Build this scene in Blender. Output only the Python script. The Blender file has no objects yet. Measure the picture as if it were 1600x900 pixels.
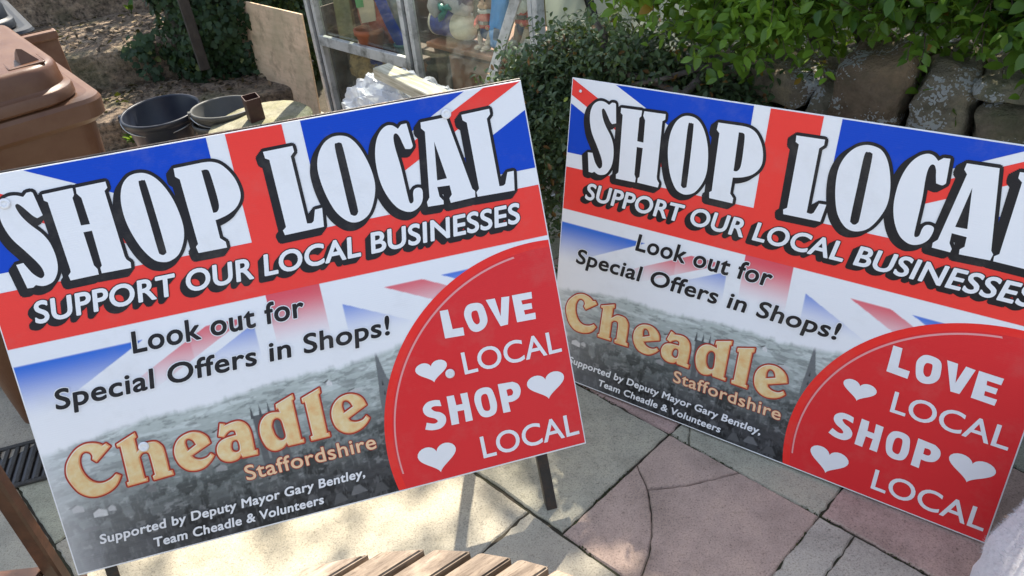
import bpy, bmesh, math, random
import numpy as np
from mathutils import Vector, Matrix, noise as mnoise
R = math.radians
random.seed(7)
rng = np.random.default_rng(11)
scene = bpy.context.scene
COL = scene.collection

# ------------------------------------------------------------------ camera, sky, sun, exposure
CAM_H = 1.61
cam_d = bpy.data.cameras.new('camera'); cam = bpy.data.objects.new('camera', cam_d); COL.objects.link(cam)
cam_d.sensor_width = 36.0; cam_d.lens = 27.79; cam_d.clip_start = 0.02; cam_d.clip_end = 500
cam.matrix_world = Matrix(((0.99388, 0.11043, 0.0, 0), (-0.06107, 0.54966, -0.83316, 0), (-0.09201, 0.82806, 0.55304, CAM_H), (0, 0, 0, 1)))
scene.camera = cam
SUN_EL, SUN_AZ = 52.0, 12.0            # elevation, and azimuth clockwise from +Y
world = bpy.data.worlds.new("World"); scene.world = world; world.use_nodes = True
wn = world.node_tree; bg = wn.nodes['Background']
sky = wn.nodes.new('ShaderNodeTexSky'); sky.sky_type = 'NISHITA'; sky.sun_disc = False
sky.sun_elevation = R(SUN_EL); sky.sun_rotation = R(SUN_AZ); sky.dust_density = 1.0; sky.air_density = 1.0
hs = wn.nodes.new('ShaderNodeHueSaturation'); hs.inputs['Saturation'].default_value = 0.64
wn.links.new(sky.outputs[0], hs.inputs['Color']); wn.links.new(hs.outputs[0], bg.inputs['Color'])
bg.inputs['Strength'].default_value = 0.15
sun_d = bpy.data.lights.new('sun', 'SUN'); sun_d.energy = 5.0; sun_d.angle = R(0.53); sun_d.color = (1.0, 0.91, 0.77)
sun = bpy.data.objects.new('sun', sun_d); COL.objects.link(sun)
sdir = Vector((math.sin(R(SUN_AZ)) * math.cos(R(SUN_EL)), math.cos(R(SUN_AZ)) * math.cos(R(SUN_EL)), math.sin(R(SUN_EL))))
sun.rotation_euler = sdir.to_track_quat('Z', 'Y').to_euler(); sun.location = sdir * 20
vs = scene.view_settings; vs.view_transform = 'Standard'; vs.look = 'None'; vs.gamma = 1.0; vs.exposure = 1.3
vs.use_curve_mapping = False
scene.render.engine = 'CYCLES'
scene.cycles.max_bounces = 8; scene.cycles.transparent_max_bounces = 16

# ------------------------------------------------------------------ helpers
def tag(o, label=None, cat=None, group=None, kind=None):
    if label: o['label'] = label
    if cat: o['category'] = cat
    if group: o['group'] = group
    if kind: o['kind'] = kind
    return o

def empty(name, M=None, label=None, cat=None, group=None):
    o = bpy.data.objects.new(name, None); COL.objects.link(o); o.empty_display_size = 0.1
    if M is not None: o.matrix_world = M
    return tag(o, label, cat, group)

def link(name, me, m, parent=None, M=None):
    o = bpy.data.objects.new(name, me); COL.objects.link(o)
    if m is not None and len(me.materials) == 0: me.materials.append(m)
    if parent is not None: o.parent = parent
    if M is not None: o.matrix_local = M
    return o

def mesh_from(name, V, F, smooth=False):
    me = bpy.data.meshes.new(name); me.from_pydata([tuple(v) for v in V], [], [tuple(f) for f in F]); me.update()
    if smooth: me.shade_smooth()
    return me

def bm_mesh(name, bm, smooth=False):
    me = bpy.data.meshes.new(name); bm.to_mesh(me); bm.free()
    if smooth: me.shade_smooth()
    return me

def copy_tree(o, parent=None):
    c = o.copy(); COL.objects.link(c); c.parent = parent
    for ch in list(o.children): copy_tree(ch, c)
    return c

def add_box(bm, c, s, M=None, bev=0.0, seg=2):
    """box centred at c with full sizes s, optional matrix on top"""
    r = bmesh.ops.create_cube(bm, size=1.0)
    vs_ = r['verts']
    bmesh.ops.scale(bm, vec=s, verts=vs_); bmesh.ops.translate(bm, vec=c, verts=vs_)
    if bev > 0:
        es = list({e for v in vs_ for e in v.link_edges})
        rb = bmesh.ops.bevel(bm, geom=es, offset=bev, segments=seg, affect='EDGES', profile=0.5)
        vs_ = list({v for f in rb['faces'] for v in f.verts} | {v for v in vs_ if v.is_valid})
    if M is not None: bmesh.ops.transform(bm, matrix=M, verts=vs_)
    return vs_

def box_mesh(name, c, s, bev=0.003, M=None):
    bm = bmesh.new(); add_box(bm, c, s, M, bev); return bm_mesh(name, bm)

def add_tube(bm, pts, rad, n=8, caps=True):
    pts = [Vector(p) for p in pts]; rads = rad if isinstance(rad, (list, tuple)) else [rad] * len(pts)
    rings = []; up = None
    for i, p in enumerate(pts):
        t = (pts[min(i + 1, len(pts) - 1)] - pts[max(i - 1, 0)]).normalized()
        if up is None: up = t.orthogonal().normalized()
        up = (up - t * up.dot(t)).normalized(); b = t.cross(up)
        rings.append([bm.verts.new(p + rads[i] * (math.cos(a) * up + math.sin(a) * b)) for a in [2 * math.pi * k / n for k in range(n)]])
    for a, b in zip(rings[:-1], rings[1:]):
        for k in range(n): bm.faces.new((a[k], a[(k + 1) % n], b[(k + 1) % n], b[k]))
    if caps and n > 2:
        bm.faces.new(rings[0][::-1]); bm.faces.new(rings[-1])

def add_lathe(bm, prof, n=32, c=(0, 0, 0), sx=1, sy=1):
    rings = []
    for r, z in prof:
        if r < 1e-6: rings.append([bm.verts.new((c[0], c[1], c[2] + z))])
        else: rings.append([bm.verts.new((c[0] + sx * r * math.cos(2 * math.pi * k / n), c[1] + sy * r * math.sin(2 * math.pi * k / n), c[2] + z)) for k in range(n)])
    for a, b in zip(rings[:-1], rings[1:]):
        for k in range(n):
            k2 = (k + 1) % n
            if len(a) == 1 and len(b) == 1: continue
            if len(a) == 1: bm.faces.new((a[0], b[k2], b[k]))
            elif len(b) == 1: bm.faces.new((a[k], a[k2], b[0]))
            else: bm.faces.new((a[k], a[k2], b[k2], b[k]))
    bmesh.ops.recalc_face_normals(bm, faces=bm.faces)

def sphere_mesh(name, c, s, seg=20, ring=12, M=None, wob=0.0, freq=8.0, seed=0):
    bm = bmesh.new(); bmesh.ops.create_uvsphere(bm, u_segments=seg, v_segments=ring, radius=1.0)
    for v in bm.verts:
        d = v.co.copy()
        k = 1 + wob * mnoise.noise(d * freq * 0.3 + Vector((seed, 0, 0)))
        v.co = Vector((d.x * s[0] * k, d.y * s[1] * k, d.z * s[2] * k)) + Vector(c)
    if M is not None: bmesh.ops.transform(bm, matrix=M, verts=bm.verts)
    return bm_mesh(name, bm, True)

def rough_box(name, x0, x1, y0, y1, z0, z1, res=0.05, amp=0.02, freq=4.0, M=None, rnd=0.02):
    bm = bmesh.new(); add_box(bm, ((x0 + x1) / 2, (y0 + y1) / 2, (z0 + z1) / 2), (x1 - x0, y1 - y0, z1 - z0), None, rnd, 2)
    bmesh.ops.triangulate(bm, faces=bm.faces)
    for _ in range(9):
        es = [e for e in bm.edges if e.calc_length() > res]
        if not es or len(bm.verts) > 40000: break
        bmesh.ops.subdivide_edges(bm, edges=es, cuts=1)
        bmesh.ops.triangulate(bm, faces=bm.faces)
    for v in bm.verts:
        p = v.co
        v.co = p + amp * Vector((mnoise.noise(p * freq), mnoise.noise(p * freq + Vector((9, 3, 1))), mnoise.noise(p * freq + Vector((2, 7, 5))))) \
                 + amp * 0.4 * mnoise.noise_vector(p * freq * 4)
    if M is not None: bmesh.ops.transform(bm, matrix=M, verts=bm.verts)
    return bm_mesh(name, bm, True)

# pixel of the 1600 px wide photograph -> ray, used once to survey where things stand in metres
RT, FW, DN = Vector((0.993884, -0.110432, 0)), Vector((-0.061073, -0.549657, 0.833155)), Vector((0.092007, 0.828059, 0.553040))
def ray(u, v):
    d = Vector(((u - 800) / 1235.27, (v - 450) / 1235.27, 1.0)); return Vector((d.dot(RT), d.dot(FW), -d.dot(DN)))
def at_z(u, v, z):
    d = ray(u, v); return Vector((0, 0, CAM_H)) + d * ((z - CAM_H) / d.z)
def at_y(u, v, y):
    d = ray(u, v); return Vector((0, 0, CAM_H)) + d * (y / d.y)

# ------------------------------------------------------------------ materials
class NT:
    def __init__(s, name):
        s.m = bpy.data.materials.new(name); s.m.use_nodes = True; s.t = s.m.node_tree
        s.b = s.t.nodes['Principled BSDF']; s.out = s.t.nodes['Material Output']; s._tc = None
    def n(s, ty, **kw):
        x = s.t.nodes.new(ty)
        for k, v in kw.items():
            if k in x.inputs: x.inputs[k].default_value = v
            else: setattr(x, k, v)
        return x
    def l(s, a, b): s.t.links.new(a, b)
    def co(s, kind='Object', scale=None):
        if s._tc is None: s._tc = s.n('ShaderNodeTexCoord')
        o = s._tc.outputs[kind]
        if scale is None: return o
        mp = s.n('ShaderNodeMapping'); mp.inputs['Scale'].default_value = scale; s.l(o, mp.inputs['Vector']); return mp.outputs[0]
    def noise(s, scale, detail=4, rough=0.55, vec=None):
        x = s.n('ShaderNodeTexNoise'); x.inputs['Scale'].default_value = scale; x.inputs['Detail'].default_value = detail; x.inputs['Roughness'].default_value = rough
        s.l(vec if vec is not None else s.co(), x.inputs['Vector']); return x.outputs['Fac']
    def ramp(s, fac, stops, interp='LINEAR'):
        x = s.n('ShaderNodeValToRGB'); cr = x.color_ramp; cr.interpolation = interp
        while len(cr.elements) < len(stops): cr.elements.new(0.5)
        for e, (p, c) in zip(cr.elements, stops): e.position = p; e.color = (*c, 1) if len(c) == 3 else c
        s.l(fac, x.inputs['Fac']); return x.outputs['Color']
    def mix(s, fac, a, b, mode='MIX'):
        x = s.n('ShaderNodeMix', data_type='RGBA', blend_type=mode)
        for sock, val in ((x.inputs[0], fac), (x.inputs[6], a), (x.inputs[7], b)):
            if hasattr(val, 'is_output'): s.l(val, sock)
            elif isinstance(val, (int, float)): sock.default_value = val
            else: sock.default_value = (*val, 1) if len(val) == 3 else val
        return x.outputs[2]
    def bump(s, h, strength=0.3, dist=0.01):
        x = s.n('ShaderNodeBump'); x.inputs['Strength'].default_value = strength; x.inputs['Distance'].default_value = dist
        s.l(h, x.inputs['Height']); s.l(x.outputs[0], s.b.inputs['Normal'])
    def base(s, c):
        if hasattr(c, 'is_output'): s.l(c, s.b.inputs['Base Color'])
        else: s.b.inputs['Base Color'].default_value = (*c, 1)
    def attr(s, name='Col'):
        x = s.n('ShaderNodeAttribute', attribute_name=name); return x

def simple(name, c, rough=0.6, var=0.25, nscale=12, bump=0.0, bscale=60, metal=0.0, spec=0.5, dirt=None, dscale=5, coords='Object'):
    k = NT(name); v = k.co(coords)
    f = k.noise(nscale, 5, 0.6, v)
    lo = tuple(x * (1 - var) for x in c); hi = tuple(min(1, x * (1 + var)) for x in c)
    col = k.ramp(f, [(0.3, lo), (0.7, hi)])
    if dirt:
        g = k.noise(dscale, 8, 0.7, v); mk = k.ramp(g, [(0.5, (0, 0, 0)), (0.72, (1, 1, 1))]); col = k.mix(mk, col, dirt)
    k.base(col); k.b.inputs['Roughness'].default_value = rough; k.b.inputs['Metallic'].default_value = metal
    k.b.inputs['Specular IOR Level'].default_value = spec
    if bump: k.bump(k.noise(bscale, 6, 0.65, v), bump, 0.01)
    return k.m

def print_mat(name, c=None, rough=0.36):
    """ink on fluted plastic board: colour is the ink, the bump the board's flutes"""
    k = NT(name)
    ink = k.attr('Col').outputs['Color'] if c is None else k.mix(0.0, c, c)
    gr = k.ramp(k.noise(7.0, 8, 0.72), [(0.52, (0, 0, 0)), (0.80, (.16, .16, .16))]); ink = k.mix(gr, ink, (.34, .31, .26))
    sc_ = k.ramp(k.noise(1.0, 6, 0.75, k.co('Object', (9, 160, 1))), [(0.70, (0, 0, 0)), (0.76, (.10, .10, .10))]); ink = k.mix(sc_, ink, (.6, .6, .6)); k.base(ink)
    rr = k.n('ShaderNodeMapRange'); k.l(k.noise(3.5, 6, .65), rr.inputs['Value']); rr.inputs['To Min'].default_value = rough - .12; rr.inputs['To Max'].default_value = rough + .14; k.l(rr.outputs[0], k.b.inputs['Roughness']); k.b.inputs['Specular IOR Level'].default_value = 0.17
    w = k.n('ShaderNodeTexWave', wave_type='BANDS', bands_direction='Y'); w.inputs['Scale'].default_value = 62; w.inputs['Distortion'].default_value = 0.25
    w.inputs['Detail'].default_value = 1.0; w.inputs['Detail Scale'].default_value = 0.4
    k.l(k.co(), w.inputs['Vector'])
    n2 = k.noise(3.0, 2, 0.5)
    ad = k.n('ShaderNodeMath', operation='MULTIPLY_ADD'); k.l(n2, ad.inputs[0]); ad.inputs[1].default_value = 6.0; k.l(w.outputs['Fac'], ad.inputs[2])
    k.bump(ad.outputs[0], 0.10, 0.0012)
    return k.m

def leaf_mat(name, dark, light, rough=0.35, trans=0.35, back=None, spec=.4):
    k = NT(name); a = k.attr('Tint')
    col = k.ramp(a.outputs['Fac'], [(0.0, dark), (0.75, light), (0.93, tuple(min(1, x * 1.6) for x in light)), (1.0, back or light)])
    k.base(col); k.b.inputs['Roughness'].default_value = rough; k.b.inputs['Specular IOR Level'].default_value = spec
    tr = k.n('ShaderNodeBsdfTranslucent'); mx = k.n('ShaderNodeMixShader'); mx.inputs[0].default_value = trans
    tcol = k.mix(0.5, col, (0.30, 0.40, 0.02)); k.l(tcol, tr.inputs['Color'])
    k.l(k.b.outputs[0], mx.inputs[1]); k.l(tr.outputs[0], mx.inputs[2]); k.l(mx.outputs[0], k.out.inputs['Surface'])
    return k.m

def glass_mat(name, tint=(0.93, 0.96, 0.93), dirt=0.06):
    k = NT(name); t = k.n('ShaderNodeBsdfTransparent'); t.inputs['Color'].default_value = (*tint, 1)
    g = k.n('ShaderNodeBsdfGlossy'); g.inputs['Roughness'].default_value = 0.02
    fr = k.n('ShaderNodeLayerWeight'); fr.inputs['Blend'].default_value = .5
    pw = k.n('ShaderNodeMath', operation='POWER'); k.l(fr.outputs['Facing'], pw.inputs[0]); pw.inputs[1].default_value = 4.0
    fm = k.n('ShaderNodeMath', operation='MULTIPLY_ADD'); k.l(pw.outputs[0], fm.inputs[0]); fm.inputs[1].default_value = .8; fm.inputs[2].default_value = .045
    m1 = k.n('ShaderNodeMixShader'); k.l(fm.outputs[0], m1.inputs[0]); k.l(t.outputs[0], m1.inputs[1]); k.l(g.outputs[0], m1.inputs[2])
    d = k.n('ShaderNodeBsdfDiffuse'); d.inputs['Color'].default_value = (0.42, 0.43, 0.36, 1)
    ns = k.noise(9, 6, 0.7); rp = k.ramp(ns, [(0.35, (dirt * .3,) * 3), (0.75, (dirt * 1.8,) * 3)])
    m2 = k.n('ShaderNodeMixShader'); k.l(rp, m2.inputs[0]); k.l(m1.outputs[0], m2.inputs[1]); k.l(d.outputs[0], m2.inputs[2])
    k.l(m2.outputs[0], k.out.inputs['Surface']); return k.m

# ------------------------------------------------------------------ leaves as real faces
LT = np.array([[0, 0, 0], [.30, -.5, .10], [.68, -.38, .02], [1, 0, -.14], [.68, .38, .02], [.30, .5, .10], [.30, 0, 0], [.68, 0, -.07]])
LTS = np.array([[0, 0, 0], [.16, -.30, .06], [.40, -.50, .09], [.66, -.42, .03], [.86, -.20, -.06], [1, 0, -.14], [.86, .20, -.06], [.66, .42, .03], [.40, .50, .09], [.16, .30, .06], [.16, 0, 0], [.40, 0, .0], [.66, 0, -.05], [.86, 0, -.10]])
LFS = [(0, 1, 10), (0, 10, 9), (1, 2, 11, 10), (10, 11, 8, 9), (2, 3, 12, 11), (11, 12, 7, 8), (3, 4, 13, 12), (12, 13, 6, 7), (4, 5, 13), (13, 5, 6)]
LF = [(0, 1, 6), (0, 6, 5), (1, 2, 7, 6), (6, 7, 4, 5), (2, 3, 7), (7, 3, 4)]
IVT = np.array([[0, 0, 0], [-.10, -.30, .04], [.22, -.52, -.03], [.42, -.26, .04], [.62, -.44, -.02], [1, 0, -.10], [.62, .44, -.02], [.42, .26, .04], [.22, .52, -.03], [-.10, .30, .04], [.40, 0, .0]])
IVF = [(0, 1, 2, 10), (10, 2, 3), (10, 3, 4, 5), (10, 5, 6, 7), (10, 7, 8), (0, 10, 8, 9)]

def leaf_mesh(name, P, D, N, L, W, tint, T=LT, F=LF):
    P = np.asarray(P, float); D = np.asarray(D, float); N = np.asarray(N, float); n = len(P)
    D /= np.linalg.norm(D, axis=1, keepdims=True) + 1e-9
    S = np.cross(N, D); S /= np.linalg.norm(S, axis=1, keepdims=True) + 1e-9
    N = np.cross(D, S)
    L = np.broadcast_to(L, n)[:, None, None]; W = np.broadcast_to(W, n)[:, None, None]
    curl = rng.uniform(.3, 1.8, n)[:, None, None]
    V = P[:, None, :] + D[:, None, :] * (T[None, :, 0:1] * L) + S[:, None, :] * (T[None, :, 1:2] * W) + N[:, None, :] * (T[None, :, 2:3] * L * curl)
    nv = len(T); V = V.reshape(-1, 3)
    loops = []; starts = []; tot = []
    fl = [i for f in F for i in f]; sz = [len(f) for f in F]
    allv = (np.array(fl)[None, :] + nv * np.arange(n)[:, None]).ravel()
    szs = np.tile(sz, n); st = np.concatenate([[0], np.cumsum(szs)[:-1]])
    me = bpy.data.meshes.new(name)
    me.vertices.add(len(V)); me.vertices.foreach_set('co', V.astype(np.float32).ravel())
    me.loops.add(len(allv)); me.loops.foreach_set('vertex_index', allv.astype(np.int32))
    me.polygons.add(len(szs)); me.polygons.foreach_set('loop_start', st.astype(np.int32)); me.polygons.foreach_set('loop_total', szs.astype(np.int32))
    me.update(calc_edges=True); me.validate()
    at = me.attributes.new('Tint', 'FLOAT', 'POINT'); at.data.foreach_set('value', np.repeat(np.asarray(tint, np.float32), nv))
    me.shade_smooth()
    return me

def sprigs(starts, dirs, nleaf, step, L, W, droop, tint_fn, splay=0.9):
    """leaves set alternately along little curved twigs; returns leaf arrays and twig polylines"""
    P, D, N, LL, WW, TT, tw = [], [], [], [], [], [], []
    for s0, d0 in zip(starts, dirs):
        p = np.array(s0, float); d = np.array(d0, float); d /= np.linalg.norm(d)
        line = [p.copy()]; tn = tint_fn(p); ph = rng.uniform(0, 6.28)
        k = max(3, int(nleaf * rng.uniform(.6, 1.4)))
        for i in range(k):
            d = d + rng.normal(0, .13, 3) + np.array([0, 0, -droop]); d /= np.linalg.norm(d)
            p = p + d * step * rng.uniform(.7, 1.3); line.append(p.copy())
            a = ph + i * 2.4
            e1 = np.cross(d, [0.1, 0.2, 1]); e1 /= np.linalg.norm(e1) + 1e-9; e2 = np.cross(d, e1)
            side = e1 * math.cos(a) + e2 * math.sin(a)
            ld = d * rng.uniform(.2, .8) + side * splay + np.array([0, 0, rng.uniform(-.35, .25)])
            nn = np.array([rng.normal(0, .45), rng.normal(-.25, .45), 1.0])
            sc = rng.uniform(.6, 1.15) * (1 - .25 * i / k)
            P.append(p); D.append(ld); N.append(nn); LL.append(L * sc); WW.append(W * sc * rng.uniform(.85, 1.15)); TT.append(np.clip(tn + rng.normal(0, .14), 0, 1))
        tw.append(line)
    return np.array(P), np.array(D), np.array(N), np.array(LL), np.array(WW), np.array(TT), tw

def twig_mesh(name, lines, r=0.0015):
    V = []; F = []
    for ln in lines:
        ln = [np.asarray(q) for q in ln]; b = len(V)
        for i, q in enumerate(ln):
            rr = r * (1 - .6 * i / len(ln))
            for a in (0, 2.09, 4.19): V.append(q + rr * np.array([math.cos(a), math.sin(a), .3 * math.sin(a + 1)]))
        for i in range(len(ln) - 1):
            for k in range(3): F.append((b + 3 * i + k, b + 3 * i + (k + 1) % 3, b + 3 * i + 3 + (k + 1) % 3, b + 3 * i + 3 + k))
    return mesh_from(name, V, F, True)

# ------------------------------------------------------------------ ground, paving, steps, bank, bed
k = NT('earth'); f = k.noise(14, 8, 0.7); g = k.noise(2.2, 4, 0.6)
c1 = k.ramp(f, [(0.25, (.022, .018, .012)), (0.55, (.055, .045, .03)), (0.8, (.10, .085, .055))])
c2 = k.mix(k.ramp(g, [(0.45, (0, 0, 0)), (0.65, (1, 1, 1))]), c1, (.03, .045, .014)); k.base(c2); k.b.inputs['Roughness'].default_value = .95
k.bump(k.noise(60, 6, 0.7), .7, .02); M_EARTH = k.m
k = NT('concrete_slabs'); at = k.attr('Col'); v = k.co()
sp = k.noise(230, 3, 0.7, v); bl = k.noise(5.5, 7, 0.68, v); fine = k.noise(60, 6, 0.7, v); big = k.noise(1.7, 3, 0.5, v)
col = k.mix(1.0, at.outputs['Color'], k.ramp(sp, [(0.30, (.50, .48, .44)), (0.45, (1, 1, 1)), (0.70, (1.25, 1.23, 1.18))]), 'MULTIPLY')
col = k.mix(1.0, col, k.ramp(bl, [(0.28, (.62, .62, .60)), (0.5, (.98, .98, .98)), (0.75, (1.28, 1.26, 1.2))]), 'MULTIPLY')
col = k.mix(1.0, col, k.ramp(fine, [(0.28, (.60, .58, .55)), (0.42, (1, 1, 1))]), 'MULTIPLY')
st = k.noise(11, 8, .75, v); col = k.mix(k.ramp(st, [(0.62, (0, 0, 0)), (0.74, (.75, .75, .75))]), col, (.10, .10, .075))
col = k.mix(k.ramp(k.noise(26, 5, .6, v), [(0.70, (0, 0, 0)), (0.76, (.8, .8, .8))]), col, (.05, .045, .04))
k.base(col); k.b.inputs['Roughness'].default_value = .88
ad = k.n('ShaderNodeMath', operation='ADD'); k.l(sp, ad.inputs[0]); k.l(fine, ad.inputs[1]); k.bump(ad.outputs[0], .35, .004); M_SLAB = k.m

me = mesh_from('ground', [(-60, -60, -.0062), (60, -60, -.0062), (60, 60, -.0062), (-60, 60, -.0062)], [(0, 1, 2, 3)])
tag(link('ground', me, M_EARTH), kind='structure')

PA = np.array([.39471, 1.59963]); PL = np.array([.66464, -.74716]); PP = np.array([-.74716, -.66464])
def slab_pt(a, b): q = PA + PL * a + PP * b; return q
def offset_poly(pts, d):
    n = len(pts); out = []
    area = sum(pts[i][0] * pts[(i + 1) % n][1] - pts[(i + 1) % n][0] * pts[i][1] for i in range(n)); sg = 1 if area > 0 else -1
    for i in range(n):
        p0, p1, p2 = np.array(pts[i - 1]), np.array(pts[i]), np.array(pts[(i + 1) % n])
        e1 = p1 - p0; e2 = p2 - p1
        n1 = sg * np.array([-e1[1], e1[0]]) / (np.linalg.norm(e1) + 1e-9); n2 = sg * np.array([-e2[1], e2[0]]) / (np.linalg.norm(e2) + 1e-9)
        b = n1 + n2; b = b / max(b @ b * .5, .35) * 1.0
        out.append(p1 + b * d)
    return out
def rough_line(pts, step, amp, closed=True):
    out = []; n = len(pts)
    for i in range(n if closed else n - 1):
        p0, p1 = np.array(pts[i]), np.array(pts[(i + 1) % n]); L = np.linalg.norm(p1 - p0); m = max(1, int(L / step))
        for j in range(m):
            t = j / m; q = p0 + (p1 - p0) * t
            if j: q = q + rng.normal(0, amp, 2)
            out.append(q)
    return out
SV, SF, SC = [], [], []
def add_slab(poly_ab, col, gap=.0040, amp=.0014, zt=None):
    world = [slab_pt(*p) for p in poly_ab]
    o = rough_line(offset_poly(world, gap), .016, amp)
    i_ = offset_poly(o, .0035)
    c = np.mean(o, axis=0); tz = rng.normal(0, .0012) if zt is None else zt; tx, ty = rng.normal(0, .003, 2)
    b = len(SV); n = len(o)
    zf = lambda q: tz + tx * (q[0] - c[0]) + ty * (q[1] - c[1])
    for q in o: SV.append((q[0], q[1], -.03))
    for q in o: SV.append((q[0], q[1], zf(q) - .0045))
    for q in i_: SV.append((q[0], q[1], zf(q)))
    area = sum(o[i][0] * o[(i + 1) % n][1] - o[(i + 1) % n][0] * o[i][1] for i in range(n))
    for r_ in (0, n):
        for i in range(n):
            q = (b + r_ + i, b + r_ + (i + 1) % n, b + r_ + n + (i + 1) % n, b + r_ + n + i)
            SF.append(q if area > 0 else q[::-1])
    top = tuple(b + 2 * n + i for i in range(n)); SF.append(top if area > 0 else top[::-1])
    SC.extend([(*col, 1)] * (3 * n))
GREY, PINK, BUFF = (.355, .342, .275), (.395, .292, .245), (.37, .345, .268)
crk = [(.076, .202), (.13, .258), (.171, .312), (.2, .363), (.222, .423)]
brn = [(.142, .128), (.185, .063)]
def vary(c): k_ = rng.uniform(.88, 1.1); return tuple(x * k_ * rng.uniform(.97, 1.03) for x in c)
for r_ in range(-9, 12):
    b0 = r_ * .452; b1 = b0 + .452
    sh = {0: 0.0, -1: 0.0, 1: -.113, 2: -.113}.get(r_, float(rng.choice([0, 0, -.113, .2])))
    for c_ in range(-16, 11):
        a0 = sh + c_ * .445; a1 = a0 + .445
        pm = slab_pt((a0 + a1) / 2, (b0 + b1) / 2)
        if pm[1] > 4.6 or pm[1] < -1.6 or abs(pm[0]) > 4.2: continue
        if r_ in (1, 2) and -1.01 < (a0 + a1) / 2 < -.115: continue
        pink = ((c_ + r_) % 2 == 0) and r_ <= 0
        col = vary(PINK if pink else (BUFF if r_ >= 1 else GREY))
        if r_ == 0 and c_ == 0:
            g_ = .0012
            pc = vary(PINK)
            add_slab([(0, .148), (0, 0), (.223, 0)] + brn[::-1] + [crk[0]], pc, g_, .0009, 0)
            add_slab([(0, .148)] + crk + [(.225, .452), (0, .452)], pc, g_, .0009, -.001)
            add_slab([(.223, 0), (.445, 0), (.445, .452), (.225, .452)] + crk[::-1] + brn, pc, g_, .0009, .0005)
        elif r_ == 0 and c_ == 1:
            add_slab([(.445, 0), (.534, 0), (.536, .149), (.508, .29), (.535, .452), (.445, .452)], col, .0014)
            add_slab([(.534, 0), (.89, 0), (.89, .452), (.535, .452), (.508, .29), (.536, .149)], col, .0014)
        elif r_ == -1 and c_ == 0:
            add_slab([(0, b0), (.03, b0), (.012, -.2), (.02, -.07), (.066, 0), (0, 0)], col, .0014)
            add_slab([(.03, b0), (.445, b0), (.445, 0), (.066, 0), (.02, -.07), (.012, -.2)], col, .0014)
        else: add_slab([(a0, b0), (a1, b0), (a1, b1), (a0, b1)], col)
add_slab([(-1.003, .452), (-.113, .452), (-.113, 1.356), (-1.003, 1.356)], vary(BUFF))
me = mesh_from('paving', SV, SF)
ca = me.color_attributes.new('Col', 'FLOAT_COLOR', 'POINT'); ca.data.foreach_set('color', np.array(SC, np.float32).ravel())
tag(link('paving', me, M_SLAB), kind='structure')

# moss and soil crumbs in the joints
P_, D_, N_, T_ = [], [], [], []
for r_ in (0, 1, -1):
    for a in np.arange(-1.2, 1.3, .0035):
        if mnoise.noise(Vector((a * 5, r_ * 7, 0))) < (-.05 if r_ == 0 else .12): continue
        q = slab_pt(a + rng.normal(0, .003), r_ * .452 + rng.normal(0, .0028)); P_.append((q[0], q[1], -.0065 + rng.uniform(0, .005)))
for c_ in (0, 1, 2):
    for b in np.arange(0, .45, .0035):
        if mnoise.noise(Vector((b * 6, c_ * 3, 4))) < .0: continue
        q = slab_pt(c_ * .445 + rng.normal(0, .0025), b); P_.append((q[0], q[1], -.0065 + rng.uniform(0, .004)))
n = len(P_)
M_MOSS = leaf_mat('moss', (.02, .022, .008), (.06, .075, .016), .8, .1)
me = leaf_mesh('moss', P_, rng.normal(0, 1, (n, 3)) * [1, 1, .3] + [0, 0, .55], rng.normal(0, 1, (n, 3)) + [0, 0, 1], rng.uniform(.004, .009, n), rng.uniform(.003, .006, n), rng.uniform(0, .8, n) ** 1.6)
tag(link('moss', me, M_MOSS), kind='stuff', label='dark moss and soil crumbs in the joints of the paving')

# stone steps up to the left
k = NT('step_stone'); v = k.co(); f = k.noise(7, 9, .72, v); f2 = k.noise(38, 6, .7, v); f3 = k.noise(2.5, 5, .6, v)
col = k.ramp(f, [(.25, (.09, .064, .043)), (.5, (.25, .185, .13)), (.75, (.42, .33, .24))])
col = k.mix(1.0, col, k.ramp(f2, [(.36, (.25, .24, .22)), (.5, (.95, .95, .95)), (.66, (1.5, 1.45, 1.35))]), 'MULTIPLY')
col = k.mix(k.ramp(f3, [(.52, (0, 0, 0)), (.72, (.6, .6, .6))]), col, (.075, .085, .03)); k.base(col); k.b.inputs['Roughness'].default_value = .92
k.bump(f2, 1.0, .035); M_STEP = k.m
SM = Matrix.Translation((-2.25, 4.22, 0)) @ Matrix.Rotation(R(13), 4, 'Z')
for i, (y0, y1, z0, z1) in enumerate([(0, .66, -.02, .17), (.60, 1.75, -.02, .40), (1.62, 3.2, -.02, .62)]):
    me = rough_box('stone_step', -1.6, 1.15 - .1 * i, y0, y1, z0, z1, .045, .015, 4.5)
    tag(link('stone_step', me, M_STEP, None, SM), kind='structure')
# earth bank behind everything
bm = bmesh.new(); nx, ny = 40, 14
gr = [[bm.verts.new((-6 + 9.5 * i / nx, 6.2 + 6 * j / ny, min(1.9, .2 + .5 * j) + .12 * mnoise.noise(Vector((i * .5, j * .7, 3))))) for i in range(nx + 1)] for j in range(ny + 1)]
for j in range(ny):
    for i in range(nx): bm.faces.new((gr[j][i], gr[j][i + 1], gr[j + 1][i + 1], gr[j + 1][i]))
tag(link('earth_bank', bm_mesh('earth_bank', bm, True), M_EARTH), kind='structure')

# raised garden bed behind the stone wall
NW = Vector((.642, .766, 0)); DW = Vector((.766, -.642, 0))
WM = Matrix((( DW.x, NW.x, 0, 0), (DW.y, NW.y, 0, 0), (0, 0, 1, 0), (0, 0, 0, 1)))   # local x along the wall, y into the bed
me = rough_box('garden_bed', -1.02, 3.2, 2.44, 5.2, -.02, .71, .12, .04, 2.0, WM)
tag(link('garden_bed', me, M_EARTH), kind='structure')

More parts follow.
